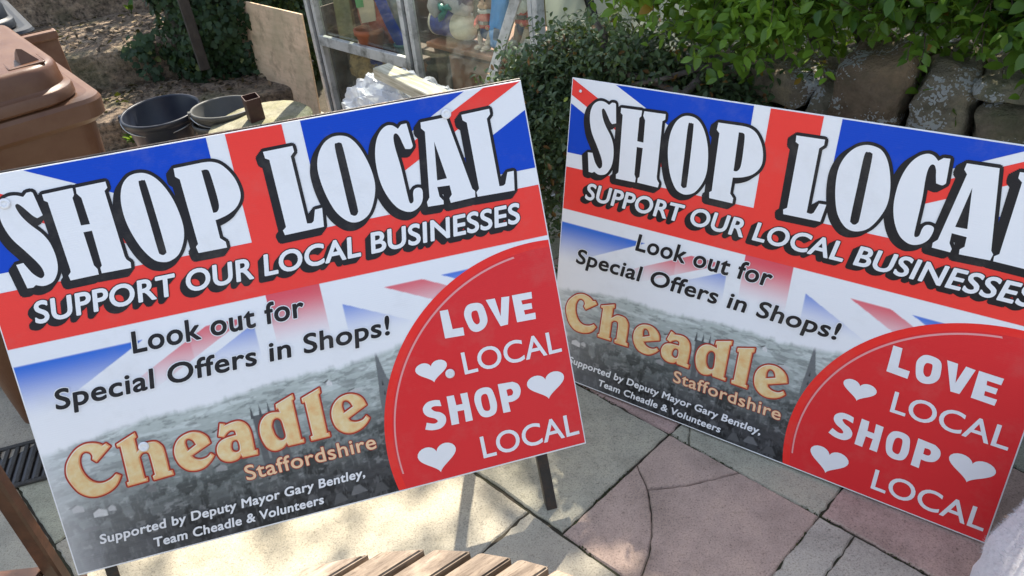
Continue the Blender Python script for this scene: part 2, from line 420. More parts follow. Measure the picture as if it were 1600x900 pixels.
# ------------------------------------------------------------------ dry stone wall
k = NT('wall_stone'); v = k.co(); inf = k.n('ShaderNodeObjectInfo'); f = k.noise(9, 8, .68, v); f2 = k.noise(70, 5, .65, v)
cr = k.ramp(inf.outputs['Random'], [(0, (.25, .175, .11)), (.35, (.33, .245, .165)), (.7, (.31, .28, .20)), (1, (.40, .34, .24))])
col = k.mix(1.0, cr, k.ramp(f, [(.28, (.35, .33, .30)), (.52, (1.0, 1.0, 1.0)), (.75, (1.75, 1.65, 1.45))]), 'MULTIPLY')
col = k.mix(k.ramp(k.noise(4.2, 6, .65, v), [(.5, (0, 0, 0)), (.66, (.7, .7, .7))]), col, (.10, .115, .05))
vo = k.n('ShaderNodeTexVoronoi', feature='F1'); vo.inputs['Scale'].default_value = 85; vo.inputs['Randomness'].default_value = 1
wv = k.n('ShaderNodeVectorMath', operation='MULTIPLY_ADD'); nz = k.n('ShaderNodeTexNoise'); nz.inputs['Scale'].default_value = 55; k.l(v, nz.inputs['Vector'])
k.l(nz.outputs['Color'], wv.inputs[0]); wv.inputs[1].default_value = (.035,) * 3; k.l(v, wv.inputs[2]); k.l(wv.outputs[0], vo.inputs['Vector'])
sz = k.n('ShaderNodeMath', operation='MULTIPLY_ADD'); k.l(k.noise(8, 3, .5, v), sz.inputs[0]); sz.inputs[1].default_value = 3.2; sz.inputs[2].default_value = -1.42
lt = k.n('ShaderNodeMath', operation='LESS_THAN'); k.l(vo.outputs['Distance'], lt.inputs[0]); k.l(sz.outputs[0], lt.inputs[1])
col = k.mix(lt.outputs[0], col, (.55, .56, .54)); k.base(col); k.b.inputs['Roughness'].default_value = .93
ad = k.n('ShaderNodeMath', operation='ADD'); k.l(f, ad.inputs[0]); k.l(f2, ad.inputs[1]); k.bump(ad.outputs[0], .9, .02); M_WSTONE = k.m

def stone_mesh(q4, y0, y1, n=12, pw=7.0, amp=.012, seed=0):
    """rounded block whose front face fills the quad q4 = four (along wall, height) corners, counter-clockwise from bottom left"""
    bm = bmesh.new(); bmesh.ops.create_cube(bm, size=2.0); bmesh.ops.subdivide_edges(bm, edges=bm.edges, cuts=n, use_grid_fill=True)
    for vtx in bm.verts:
        p = vtx.co; m = (abs(p.x) ** pw + abs(p.y) ** pw + abs(p.z) ** pw) ** (1 / pw)
        p = p / m; u, w = (p.x + 1) / 2, (p.z + 1) / 2
        s = (1 - u) * (1 - w) * q4[0][0] + u * (1 - w) * q4[1][0] + u * w * q4[2][0] + (1 - u) * w * q4[3][0]
        z = (1 - u) * (1 - w) * q4[0][1] + u * (1 - w) * q4[1][1] + u * w * q4[2][1] + (1 - u) * w * q4[3][1]
        y = y0 + (p.y + 1) / 2 * (y1 - y0); c = Vector((s, y, z))
        vtx.co = c + amp * mnoise.noise_vector(c * 9 + Vector((seed, 0, 0))) + amp * .5 * mnoise.noise_vector(c * 24)
    return bm_mesh('stone', bm, True)
wall = empty('stone_wall', WM, 'rough dry stone wall of lichened sandstone blocks behind the right sign', 'wall')
OFF = 2.2
vis = [[(-.622, .665), (-.430, .645), (-.414, .884), (-.612, .846)],
       [(-.428, .60), (-.262, .61), (-.272, .838), (-.384, .862)],
       [(-.268, .785), (.03, .80), (.03, .868), (-.272, .835)],
       [(-.252, .60), (-.07, .59), (-.09, .790), (-.258, .778)],
       [(-1.15, .685), (-.706, .672), (-.640, .775), (-1.15, .785)],
       [(-.715, .62), (-.628, .60), (-.622, .730), (-.675, .764)],
       [(-.06, .60), (.20, .60), (.21, .795), (-.075, .79)], [(.21, .62), (.44, .6), (.44, .84), (.22, .82)], [(.45, .6), (.74, .6), (.74, .85), (.45, .84)],
       [(.75, .6), (1.05, .6), (1.05, .86), (.75, .83)]]
for i, q in enumerate(vis): link('stone', stone_mesh(q, OFF + (.03 if i in (4, 5) else 0) + rng.uniform(-.01, .02), OFF + .3, 16, 7.5, .020, i * 3.1), M_WSTONE, wall)
for row in range(3):
    z0 = .585 - .2 * (row + 1); s = -1.02 + rng.uniform(0, .1)
    while s < 1.05:
        w = rng.uniform(.16, .34); link('stone', stone_mesh([(s, z0), (s + w - .012, z0), (s + w - .012, z0 + .188), (s, z0 + .188)], OFF + .0 + rng.uniform(-.015, .02), OFF + .3, 10, 11, .010, s * 7 + row), M_WSTONE, wall); s += w

# ------------------------------------------------------------------ the two printed signs
H_ = .742; SW = 1.22
HEADLINE = {
    'S': ["116.2,700.3 121.2,659.8 111.6,656.6 105.9,661.8~ 99,672.2~ 92.1,682.2~ 87.4,686.5~ 83.4,684.5~ 83.9,676.8~ 88.3,663.6~ 97.4,648.2~ 110.7,630.7~ 118.3,615.1~ 121.8,598.6~ 122.4,578.7~ 118.6,560.7~ 108.8,545.7~ 97.7,540.6~ 87.7,540.1~ 77.9,544.1 72.5,540.6 63.3,541.2 56.9,584.7 68.9,585.7 72.5,576.8~ 78.4,564.7~ 86.1,555.9~ 91.3,554~ 96.3,559.3~ 95.4,570.8~ 89.7,584.2~ 77.5,605.2~ 63.4,628.6~ 56.2,650.1~ 54.2,669.6~ 57.5,685.5~ 64.7,695.7~ 75.5,701.3~ 88.4,701~ 99.5,696.2 106.5,702.2 113.7,702.4"],
    'H': ["129.7,694.5 180.1,696 179.5,684.2 175.6,679.3 176.5,630.2 191.4,629.8 189.7,676.5 184.1,685.5 185.3,695.5 235,696.6 235.3,685.6 229.4,681.1 232.1,562.9 233.6,556.7 239.1,550.2 237.5,540.4 187.6,541.3 187.7,551.2 191.3,554.7 191.5,617.9 177.1,617.9 178.6,558 182.8,550.1 182.2,540.4 134.5,539.8 133.4,548.8 138.8,554.2 139.2,559.5 135.1,679.9 129.9,683.9"],
    'O': ["297.9,699.8~ 314.1,690~ 326.7,671.3~ 336.2,645.4~ 341,616~ 341.2,590.2~ 335.2,568.5~ 322.3,548~ 306.5,539.3~ 292.8,539~ 278.4,546.5~ 264.9,567.5~ 255.6,593.7~ 250,623.2~ 250,651.4~ 254.6,672.8~ 263.4,689.2~ 278,699.4~", "287.5,680.9~ 291.5,687.1~ 296.5,686.9~ 299.7,680.7~ 301.7,621.2~ 302.5,560.9~ 301,554~ 295.9,551.4~ 291.2,554.1~ 289.2,562.3~ 288.3,622.5~"],
    'P': ["350.8,697.4 401.1,698.5 417,696.6~ 431.4,688.5~ 443.7,671.1~ 450.3,652.8~ 451.8,633.9~ 447.4,620.4~ 436.6,608.1~ 420.7,599.8~ 405.8,595.7~ 398,594.4 397.8,561.1 405.8,552.7 405.7,542 355.3,542.5 353.6,554.4 358.4,558.4 356.3,676.7 349.8,682.8", "395.6,685.2 404.6,685.1~ 408.6,679.3~ 410.4,653.4~ 410.9,627.7~ 409.2,615.1~ 404,608.4~ 397.3,608"],
    'L': ["507.3,697.6 560.5,698.5 560.7,688.1 553.1,680.9 553.9,556.2 562.1,555.3~ 566.9,558.9 573.4,578.2 586.7,578.9 582.2,544.2 510.5,543.2 508.7,552.1 515.6,557.3 514.9,681.7 508.2,685.5"],
    'O2': ["648.4,701~ 662.7,694.7~ 674.9,678.5~ 684.1,654.4~ 690,626.7~ 690.3,599.9~ 682.6,574.5~ 669.8,552.7~ 654.1,542.4~ 637.7,540.8~ 623.5,548.6~ 609.2,567.7~ 599.8,596.3~ 594.9,626.5~ 595,652.9~ 602.1,675.1~ 615.1,692.2~ 631.4,700.9~", "633.7,682.3~ 639.2,689.1~ 644.8,688.6~ 647.8,680.9~ 649.1,625.3~ 650,567.5~ 648.3,557.1~ 643,552.7~ 636.9,555.3~ 634.3,564~ 633.8,624.3~"],
    'C': ["760.9,700.9 771.1,701.2 774.3,658.7 769.3,654.3~ 759.4,655.9 756.7,666~ 753.6,679.3~ 749.2,686.4~ 744.2,685.5~ 741.5,676.7~ 741.5,658.2~ 744.3,623~ 745.5,571.5~ 746.6,557.1~ 750.1,554.7~ 754.6,558.8~ 756.2,570.7~ 759.2,578.2~ 765.3,581.1~ 773,579.1~ 774.7,571.1~ 770.8,555.5~ 761.8,545~ 748.3,539.5~ 735.2,542.2~ 721.2,553.2~ 708.5,576.1~ 701.2,604.5~ 700.2,636.7~ 704,662.5~ 711.8,683.5~ 722.7,697.3~ 734.7,703.5~ 745,701.9~ 753.6,694.3"],
    'A': ["797.2,698.3 845.9,699.2 868.7,559.4 873.1,553.8 871.4,542.4 823.1,541 822.2,549.9 828.3,556.3 827.4,573.8 803.5,575.2 804.2,557 810.1,547.7 809.2,541 779.1,542.3 778.7,551.2 785.2,558.7 801.8,680.2 795.8,687.5", "815,659.5 824.9,587.8 806,587.4"],
    'L2': ["875.4,698.4 929.8,700.1 929.7,689.9 921.7,682.7 921.5,553.7 928.7,553.4~ 933.6,556 941.7,576.8 954.5,577.1 949.1,540 876.1,542.2 875.4,551 881.8,556.8 882.7,682.4 875.7,688.2"],
}
TOWN = {
    'C': ["113.5,236.7 119.5,228.8 88.9,205.3 82.7,212.2 84.6,219.1~ 81.8,226.2~ 74.3,229.2~ 66.7,225~ 61.5,212.7~ 61.6,195.8~ 67.4,179.4~ 77.5,168.5~ 89.8,165.1~ 103.8,168.3~ 115.2,175.8 122.8,170.1 111.5,154.4~ 95.7,144.8~ 77.8,141.2~ 61.5,143.6~ 46,155.5~ 36.5,175.2~ 33,193~ 37,210.9~ 46.4,225.2~ 61,238~ 77.4,244.1~ 91.9,242.8~ 101.9,238.7~ 107.2,234.1"],
    'h': ["129.5,229.9 166.1,243.8 166.8,234.2 162.5,232.1 161.9,207.9 173.5,217.6~ 185.5,219.7~ 196.4,217.9~ 203.2,210.8~ 206.9,199.1~ 205.7,156.9 211.1,156.7 211.4,147.1 174.9,145.5 174.3,154.3 179,156.2 179.8,190.3~ 178.3,199.3~ 173.3,202.1~ 167.2,200.7~ 162,195.1 160.7,153.7 165.7,154.5 164.8,147.2 128.2,145.9 128.1,154.1 132.1,155.1 135.3,223.5 129.7,223.5"],
    'e': ["288.9,190.2 286.4,203.7~ 276.5,214.5~ 262.3,219.7~ 246.2,217.5~ 232.6,209.4~ 223.5,194.7~ 221.7,178~ 226.3,161.6~ 236.7,149.1~ 251.1,144.1~ 267.2,146.2~ 281.3,155.4~ 290,165 284.7,170.8 276.9,165.3~ 265.8,163.9~ 256,167.7~ 250.9,174.4", "247.1,186.2 262.6,193.9 259.8,202.2~ 254.3,207.3~ 248.4,206.9~ 245.6,199.5~"],
    'a': ["313.8,223.4 322.8,220 322.5,217.5 336.6,220.3~ 350,218.9~ 360.5,209.1~ 364.3,191.9~ 362.7,156.4 368.1,156.1 366.6,146 337.6,147.2 336.3,152.6 328.3,146~ 312.3,145.3~ 300.2,152.5~ 295.4,164.7~ 296.9,177.2~ 303.9,187.3~ 316,192.7~ 336.6,194.4 335.9,201.5~ 329.7,204.2~ 322,200.9~ 314.9,194.5 305.1,198.4", "324.8,178.5~ 328.6,183.6~ 335.4,183.3~ 337.7,176.2~ 336.4,164.5~ 331.1,161.2~ 324.8,164.1~ 322.8,170.3~"],
    'd': ["419.7,234.2 455.2,246.4 455.3,235.6 451.7,233.9 450.2,155.1 455.3,155.3 454.5,147.4 424.1,147.8 422.4,153.7 412.6,146.4~ 398.1,144.8~ 386.1,153.5~ 379.6,172.7~ 379.7,192.2~ 386.1,207.9~ 397.4,217.9~ 410.1,220.7~ 423.1,218.3 422.6,224.4 418.3,223.4", "404.2,194.5~ 408.6,204.2~ 415.9,207.1~ 422.4,200.7~ 423.7,185.1~ 423.5,168.7~ 418.6,163.5~ 411.9,164.6~ 406.1,174.4~ 404.2,185.8~"],
    'l': ["468.5,234.4 505.8,246.7 505.4,235.9 501.4,233.7 499.9,155.3 504.5,155.6 504.2,146.9 467.6,146.8 467.3,156.1 472,157.1 472.9,224.6 468.2,224.1"],
    'e2': ["584.6,191.4 580,206.3~ 569.8,216.5~ 554.4,221.5~ 537.2,218.2~ 523.5,207.4~ 515.8,191.9~ 515,174.5~ 519.7,158.9~ 531.5,147~ 547.2,142.9~ 564.9,147.2~ 577.1,155.1~ 584.9,164.2 579.6,171.5 570.8,164.5~ 558,163.4~ 548.6,167.6~ 545.8,173.6", "540,186.8 557.7,194.8 554.6,203.9~ 548.6,209.4~ 542.1,208.2~ 538.7,199.2~"],
}
RED_WORDS = {
    'love_L': ["759.8,340.4 776,339.9 777.4,299.8 798.2,298.7 797.7,282.5 759.3,284.9"],
    'love_O': ["830.5,340.9~ 843.1,335.3~ 847.7,318.9~ 847.7,300.2~ 838.3,287.5~ 823.6,283.4~ 812.4,289.7~ 807.2,304.9~ 805.1,324~ 814.1,339.1~", "826.1,326.1~ 831.7,324~ 833.2,310.6~ 832.3,301.5~ 826.5,298.1~ 820.8,304.1~ 818.7,316.3~ 820.7,324.1~"],
    'love_V': ["852.3,342 870.5,341.1 875.2,303.3 883.8,340.4 899.7,338.7 886.5,284.2 871.5,283.9"],
    'love_E': ["905,339.4 944.9,337.9 943.8,324.6 921.5,325.4 922.6,316.8 940.8,315.9 940.5,304.3 923.2,304.9 923.8,295.8 944.9,295.2 943.9,282.3 905.2,284.1"],
    'shop_S': ["723.9,165.8 724.9,153 710.4,156.3~ 704.3,153~ 710.5,145.7~ 721,140.6~ 728.3,131~ 726.6,118.4~ 715.5,109.2~ 698.3,108.9~ 684.2,114 689.7,127 703.3,121.6~ 711.6,124.2~ 707.5,131.1~ 695.2,138.1~ 688.4,147.1~ 688.9,158.4~ 699,167.3~ 713,168.5~"],
    'shop_H': ["738.5,169.7 753.1,168.9 753.8,147.6 766.7,147.2 765.9,168.5 780.2,167.8 780.1,109 765.6,109.3 766.9,134.2 753.5,134.7 752,108.9 736.8,109.5"],
    'shop_O': ["815,169.7~ 828,164.1~ 832.6,147~ 833.5,127.3~ 827.2,111.9~ 812.2,107.5~ 799.1,112.8~ 792.8,128~ 791.1,150.2~ 798.9,166~", "811,156.3~ 817.9,153.6~ 819.6,138.1~ 818.7,123.8~ 813.3,120.4~ 806.1,124.6~ 804,137.3~ 805.3,151.4~"],
    'shop_P': ["843.1,169.4 873.4,167.2 883.7,159.4~ 886.3,145.6~ 880.1,132.6~ 868.1,127.3~ 857.2,127.6 858.1,107.4 843.1,108.3", "858,153.7 867,153.8~ 870.5,147.1~ 867.3,140.7~ 858.3,140.5"],
}

def smooth_loop(s):
    pts = []
    for t in s.split():
        sm = t.endswith('~'); x, y = t.rstrip('~').split(','); pts.append((float(x) / 1000, float(y) / 1000, sm))
    n = len(pts); out = []
    for i in range(n):
        p0, p1, p2, p3 = pts[i - 1], pts[i], pts[(i + 1) % n], pts[(i + 2) % n]
        out.append((p1[0], p1[1]))
        if not (p1[2] or p2[2]): continue
        a = p0 if p1[2] else p1; b = p3 if p2[2] else p2
        for k_ in range(1, 5):
            t = k_ / 5
            f_ = lambda j: .5 * (2 * p1[j] + (p2[j] - a[j]) * t + (2 * a[j] - 5 * p1[j] + 4 * p2[j] - b[j]) * t * t + (3 * p1[j] - a[j] - 3 * p2[j] + b[j]) * t ** 3)
            out.append((f_(0), f_(1)))
    return out
def filled(loops, off=0.0):
    """2-D outlines (with holes) -> (verts, faces) by Blender's own curve filling"""
    c = bpy.data.curves.new('o', 'CURVE'); c.dimensions = '2D'; c.fill_mode = 'FRONT'; c.offset = off
    for lp in loops:
        sp_ = c.splines.new('POLY'); sp_.points.add(len(lp) - 1); sp_.use_cyclic_u = True
        for q, p in zip(sp_.points, lp): q.co = (p[0], p[1], 0, 1)
    return curve_faces(c)
def curve_faces(c):
    o = bpy.data.objects.new('o', c); COL.objects.link(o)
    dg = bpy.context.evaluated_depsgraph_get(); dg.update(); m = bpy.data.meshes.new_from_object(o.evaluated_get(dg))
    V = np.array([v.co[:2] for v in m.vertices]) if len(m.vertices) else np.zeros((0, 2)); F = [tuple(p.vertices) for p in m.polygons]
    bpy.data.objects.remove(o); bpy.data.curves.remove(c); bpy.data.meshes.remove(m)
    out = []
    for f_ in F:
        a = sum(V[f_[i]][0] * V[f_[(i + 1) % len(f_)]][1] - V[f_[(i + 1) % len(f_)]][0] * V[f_[i]][1] for i in range(len(f_)))
        out.append(f_ if a > 0 else f_[::-1])
    return V, out
def text_faces(body, x0, x1, y0, cap, shear=0.0, off=0.0, space=1.0):
    def mk(b, o_):
        c = bpy.data.curves.new('t', 'FONT'); c.body = b; c.shear = shear; c.offset = o_; c.space_character = space; c.resolution_u = 5; return curve_faces(c)
    VH, _ = mk('H', 0); ch = VH[:, 1].max()
    V0, _ = mk(body, 0); V, F = mk(body, off)
    sx = (x1 - x0) / (V0[:, 0].max() - V0[:, 0].min()); V = V.copy()
    V[:, 0] = x0 + (V[:, 0] - V0[:, 0].min()) * sx; V[:, 1] = y0 + V[:, 1] * cap / ch
    return V, F
def layer(items, z, offs=((0, 0),)):
    """stack of flat shapes: items = [(V, F)], each repeated at the offsets; a few microns apart so no two faces share a plane"""
    VV, FF = [], []; i = 0
    for ox, oy in offs:
        for V, F in items:
            b = len(VV); zz = z + i * 3.5e-7; i += 1
            VV += [((p[0] + ox) * SW, (p[1] + oy) * SW, zz) for p in V]; FF += [tuple(b + q for q in f_) for f_ in F]
    return VV, FF
def poly_item(pts): return np.array(pts), [tuple(range(len(pts)))]
def clip(poly, a, b, c):          # keep a*x + b*y + c >= 0
    out = []
    for i in range(len(poly)):
        p, q = poly[i], poly[(i + 1) % len(poly)]; dp, dq = a * p[0] + b * p[1] + c, a * q[0] + b * q[1] + c
        if dp >= 0: out.append(p)
        if dp * dq < 0: t = dp / (dp - dq); out.append((p[0] + t * (q[0] - p[0]), p[1] + t * (q[1] - p[1])))
    return out
ring = lambda r_, n_=12: [(r_ * math.cos(2 * math.pi * i / n_), r_ * math.sin(2 * math.pi * i / n_)) for i in range(n_)]
def drop(r_, dx, dy, steps, n_=10):
    o = []
    for s_ in range(steps):
        t = s_ / max(1, steps - 1); o += [(a + dx * t, b + dy * t) for a, b in ring(r_, n_)] + [(dx * t, dy * t)]
    return o

I_WHITE = print_mat('ink_white', (.80, .80, .82)); I_RED = print_mat('ink_red', (.86, .052, .040)); I_BLUE = print_mat('ink_blue', (.003, .058, .50))
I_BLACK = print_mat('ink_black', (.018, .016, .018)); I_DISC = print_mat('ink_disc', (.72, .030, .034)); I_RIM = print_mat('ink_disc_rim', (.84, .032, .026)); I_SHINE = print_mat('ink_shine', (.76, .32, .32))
I_DKRED = print_mat('ink_dark_red', (.38, .035, .025)); I_ORANGE = print_mat('ink_orange', (.80, .33, .14)); I_CREAM = print_mat('ink_cream', (.80, .72, .60))
I_PEACH = print_mat('ink_peach', (.82, .56, .34)); I_RAST = print_mat('ink_photo')
kk = NT('ink_gold'); kk.base(kk.ramp(kk.noise(38, 4, .6), [(.3, (.74, .42, .17)), (.5, (.76, .56, .27)), (.7, (.78, .64, .38))])); kk.b.inputs['Roughness'].default_value = .33; I_GOLD = kk.m
M_STEEL = simple('dark_painted_steel', (.022, .018, .015), .45, .35, 20, .2, 90, 0.2, .4, (.085, .038, .018), 14)
M_CAPS = simple('clear_plastic_cap', (.78, .78, .80), .15, .04, 10)

FCY = .4919
def flag_half():
    u2x = lambda u: .5 + u / 60; v2y = lambda v: FCY + v / 60
    T = lambda poly: [(u2x(p[0]), v2y(p[1])) for p in poly]
    q5 = math.sqrt(1.25); blue, red = [], []
    for sx in (-1, 1):
        rect = [(-30, 5), (-5, 5), (-5, 15.013), (-30, 15.013)]
        m = lambda pl: pl if sx == -1 else [(-p[0], p[1]) for p in pl][::-1]
        for sgn in (1, -1):
            pl = clip(rect, sgn * .5, sgn * 1.0, -3 * q5)
            if len(pl) > 2: blue.append(T(m(pl)))
        if sx == -1: pl = clip(clip(rect, .5, 1, 2 * q5), -.5, -1, 0)      # red below the diagonal at the hoist
        else: pl = clip(clip(rect, .5, 1, 0), -.5, -1, 2 * q5)             # and above it at the fly
        red.append(T(m(pl)))
    red += [T([(-30, -3), (30, -3), (30, 3), (-30, 3)]), T([(-3, 3), (3, 3), (3, 15.013), (-3, 15.013)])]
    return blue, red
def vnoise(x, y, seed):
    r_ = np.random.default_rng(seed).random((257, 257)); xi = np.floor(x).astype(int); yi = np.floor(y).astype(int); fx = x - xi; fy = y - yi
    fx = fx * fx * (3 - 2 * fx); fy = fy * fy * (3 - 2 * fy); g_ = lambda a, b: r_[a % 257, b % 257]
    return (g_(xi, yi) * (1 - fx) + g_(xi + 1, yi) * fx) * (1 - fy) + (g_(xi, yi + 1) * (1 - fx) + g_(xi + 1, yi + 1) * fx) * fy
def fbm(x, y, seed, o=5, p=.55):
    a = 0; am = 1; tt = 0
    for i in range(o): a = a + am * vnoise(x * 2 ** i, y * 2 ** i, seed + i); tt += am; am *= p
    return a / tt
def sstep(a, b, x): t = np.clip((x - a) / (b - a), 0, 1); return t * t * (3 - 2 * t)
def photo(x, y):
    """the printed picture under the flag: sky, snowy hills, a church tower, a spire, houses and dark trees; plus the flag's fade-out"""
    W3 = np.array([.80, .805, .83]); c = np.zeros(x.shape + (3,)) + W3
    u = (x - .5) * 60; v = (y - FCY) * 60; q5 = math.sqrt(1.25); dA = (v - u / 2) / q5; dB = (v + u / 2) / q5
    fl = np.zeros_like(c) + np.array([.02, .14, .62])
    wh = (np.abs(dA) < 3) | (np.abs(dB) < 3) | (np.abs(u) < 5) | (np.abs(v) < 5)
    fl[wh] = W3
    rd = (((u < 0) & (dA < 0) & (dA > -2)) | ((u > 0) & (dB > 0) & (dB < 2))) & (v < -5) & (np.abs(u) > 5) | (np.abs(u) < 3) | (np.abs(v) < 3)
    fl[rd] = np.array([.72, .09, .12])
    w = np.where(np.abs(u) < 3.2, sstep(.335, .44, y), sstep(.318, .425, y) ** 1.0)
    w = np.where(x < .3, sstep(.305, .415, y), w)[..., None]
    c = fl * w + W3 * (1 - w)
    hx = [-.02, .05, .12, .2, .26, .31, .36, .42, .49, .55, .60, .66, .72, 1.02]; hy = [.243, .250, .262, .270, .268, .266, .274, .283, .285, .281, .287, .295, .300, .30]
    hz = np.interp(x, hx, hy) + .0045 * (fbm(x * 60, y * 0, 3) - .5) * 2 + .006 * np.maximum(0, fbm(x * 120, y * 0 + 4, 9, 3) - .55) * 2
    d = hz - y; t = np.clip(d / .28, 0, 1)
    far = np.array([.47, .52, .50]); mid = np.array([.30, .335, .325]); near = np.array([.055, .055, .058])
    g = np.where(t[..., None] < .38, far + (mid - far) * (t[..., None] / .38), mid + (near - mid) * np.clip((t[..., None] - .38) / .42, 0, 1) ** .75)
    n1 = fbm(x * 26, y * 90, 21); n2 = fbm(x * 60, y * 130, 33, 5, .65); n3 = fbm(x * 150, y * 160, 55, 4, .7)
    snow = sstep(.55, .60, fbm(x * 15 + y * 46, y * 105 - x * 11, 61, 4)) * np.clip(1 - t / .5, 0, 1)
    g = g * (1 - .75 * snow[..., None]) + np.array([.62, .67, .66]) * .75 * snow[..., None]
    clump = sstep(.53, .60, fbm(x * 34 + y * 22, y * 110 - x * 10, 21, 5, .62)) * np.clip(1.25 - t, 0, 1); g = g * (1 - .34 * clump[..., None])
    line = np.abs(fbm(x * 11 + y * 30, y * 60 - x * 12, 91, 3) - .5); g = g * (1 - .26 * (sstep(.030, .008, line) * np.clip(1 - t / .6, 0, 1))[..., None])
    g = g * (1 + (.20 + .8 * np.clip(t - .2, 0, .6))[..., None] * (n2[..., None] - .5) * 1.5); dk = sstep(.30, .6, t); tr_ = sstep(.46, .56, fbm(x * 60, y * 44, 41, 5, .62)); g = g * (1 - dk[..., None] * .55 * tr_[..., None]); br_ = sstep(.62, .72, fbm(x * 190, y * 60, 57, 3, .6)); g = g + (dk * br_ * .045)[..., None]
    pale = sstep(.66, .72, fbm(x * 60, y * 130, 77, 4)) * (t > .22) * (t < .8); g = g + pale[..., None] * .10
    def shape(pts, colr):
        ins = np.zeros(x.shape, bool); n_ = len(pts); j = n_ - 1
        for i in range(n_):
            xi, yi = pts[i]; xj, yj = pts[j]; cnd = ((yi > y) != (yj > y)) & (x < (xj - xi) * (y - yi) / (yj - yi + 1e-12) + xi); ins ^= cnd; j = i
        k_ = (.8 + .4 * n3[..., None]); g[ins] = (np.array(colr) * k_)[ins]
    shape([(.611, .165), (.660, .165), (.652, .205), (.634, .235), (.622, .299), (.617, .235), (.613, .20)], (.15, .16, .165))
    shape([(.630, .165), (.66, .165), (.648, .21), (.638, .225)], (.10, .105, .11))
    for wy in (.18, .20, .22): shape([(.622, wy), (.626, wy), (.624, wy + .012)], (.05, .05, .055)); shape([(.640, wy - .004), (.645, wy - .004), (.6425, wy + .006)], (.04, .04, .045))
    shape([(.372, .10), (.425, .10), (.425, .220), (.372, .220)], (.115, .12, .125)); 
    for tx in (.372, .388, .404, .421): shape([(tx - .003, .215), (tx + .004, .215), (tx + .001, .241)], (.08, .085, .09))
    shape([(.385, .13), (.389, .13), (.389, .19), (.385, .19)], (.24, .25, .25)); shape([(.405, .12), (.41, .12), (.41, .2), (.405, .2)], (.22, .23, .23))
    for (hx0, hy0, hw, hh, br) in [(.022, .118, .020, .013, .42), (.055, .100, .024, .015, .58), (.082, .106, .013, .010, .45), (.155, .123, .018, .013, .17), (.285, .13, .02, .012, .3), (.30, .20, .014, .01, .5), (.445, .23, .012, .008, .6), (.52, .245, .01, .01, .65), (.56, .22, .02, .007, .5)]:
        shape([(hx0, hy0), (hx0 + hw, hy0 - .002), (hx0 + hw, hy0 + hh * .6), (hx0 + hw * .5, hy0 + hh), (hx0, hy0 + hh * .6)], (br, br, br))
        shape([(hx0 - .002, hy0 + hh * .55), (hx0 + hw * .5, hy0 + hh * 1.05), (hx0 + hw * .45, hy0 + hh * 1.25), (hx0 - .006, hy0 + hh * .75)], (.10, .10, .10))
    for (rx, ry, rw, rh, br) in [(.48, .005, .03, .022, .10), (.515, .014, .035, .02, .15), (.56, .006, .032, .022, .08), (.43, .02, .026, .018, .11), (.505, .004, .02, .012, .06), (.02, .075, .05, .009, .11)]:
        shape([(rx, ry), (rx + rw, ry + .003), (rx + rw * .62, ry + rh), (rx + rw * .30, ry + rh * .95)], (br, br, br * 1.02))
    hz_a = sstep(0, .014, d)[..., None] * np.interp(x, [0, .06, .2, .7], [.55, .85, 1, 1])[..., None]
    return np.where(d[..., None] > 0, c * (1 - hz_a) + g * hz_a, c)
def raster_mesh():
    nx, ny = 610, 250; y1 = FCY - 3 / 60
    X, Y = np.meshgrid(np.linspace(0, 1, nx + 1), np.linspace(0, y1, ny + 1))
    acc = 0
    for ox, oy in ((-.3, -.1), (.1, -.3), (.3, .1), (-.1, .3)): acc = acc + photo(np.clip(X + ox / nx, 0, 1), Y + oy * y1 / ny)
    c = np.concatenate([np.clip(acc / 4, 0, 1), np.ones(X.shape + (1,))], -1)
    V = np.stack([(.0024 + X * .9952) * SW, (.0030 + Y * (y1 - .0030) / y1) * SW, np.full_like(X, .0003)], -1).reshape(-1, 3)
    i = np.arange(ny)[:, None] * (nx + 1) + np.arange(nx)[None, :]; F = np.stack([i, i + 1, i + nx + 2, i + nx + 1], -1).reshape(-1)
    me = bpy.data.meshes.new('printed_photo'); me.vertices.add(len(V)); me.vertices.foreach_set('co', V.astype(np.float32).ravel())
    me.loops.add(len(F)); me.loops.foreach_set('vertex_index', F.astype(np.int32)); nf = len(F) // 4
    me.polygons.add(nf); me.polygons.foreach_set('loop_start', (np.arange(nf) * 4).astype(np.int32)); me.polygons.foreach_set('loop_total', np.full(nf, 4, np.int32))
    me.update(calc_edges=True); a = me.color_attributes.new('Col', 'FLOAT_COLOR', 'POINT'); a.data.foreach_set('color', c.astype(np.float32).ravel()); return me
def heart(x0, x1, yb, yt, skew=0):
    pts = []
    for i in range(40):
        t = 2 * math.pi * i / 40; hx = 16 * math.sin(t) ** 3; hy = 13 * math.cos(t) - 5 * math.cos(2 * t) - 2 * math.cos(3 * t) - math.cos(4 * t)
        pts.append((hx / 32 + .5, (hy + 17) / 29))
    return poly_item([(x0 + (x1 - x0) * p[0], yb + (yt - yb) * p[1]) for p in pts][::-1])
def disc_item(r_, cx=.9628, cy=.0730, ry=1.0, lo=0.0035):
    pl = [(cx + r_ * math.cos(a), cy + r_ * ry * math.sin(a)) for a in np.linspace(0, 2 * math.pi, 180, endpoint=False)]
    pl = clip(clip(clip(pl, -1, 0, .9976), 0, 1, -lo), 0, -1, .7); return poly_item(pl)

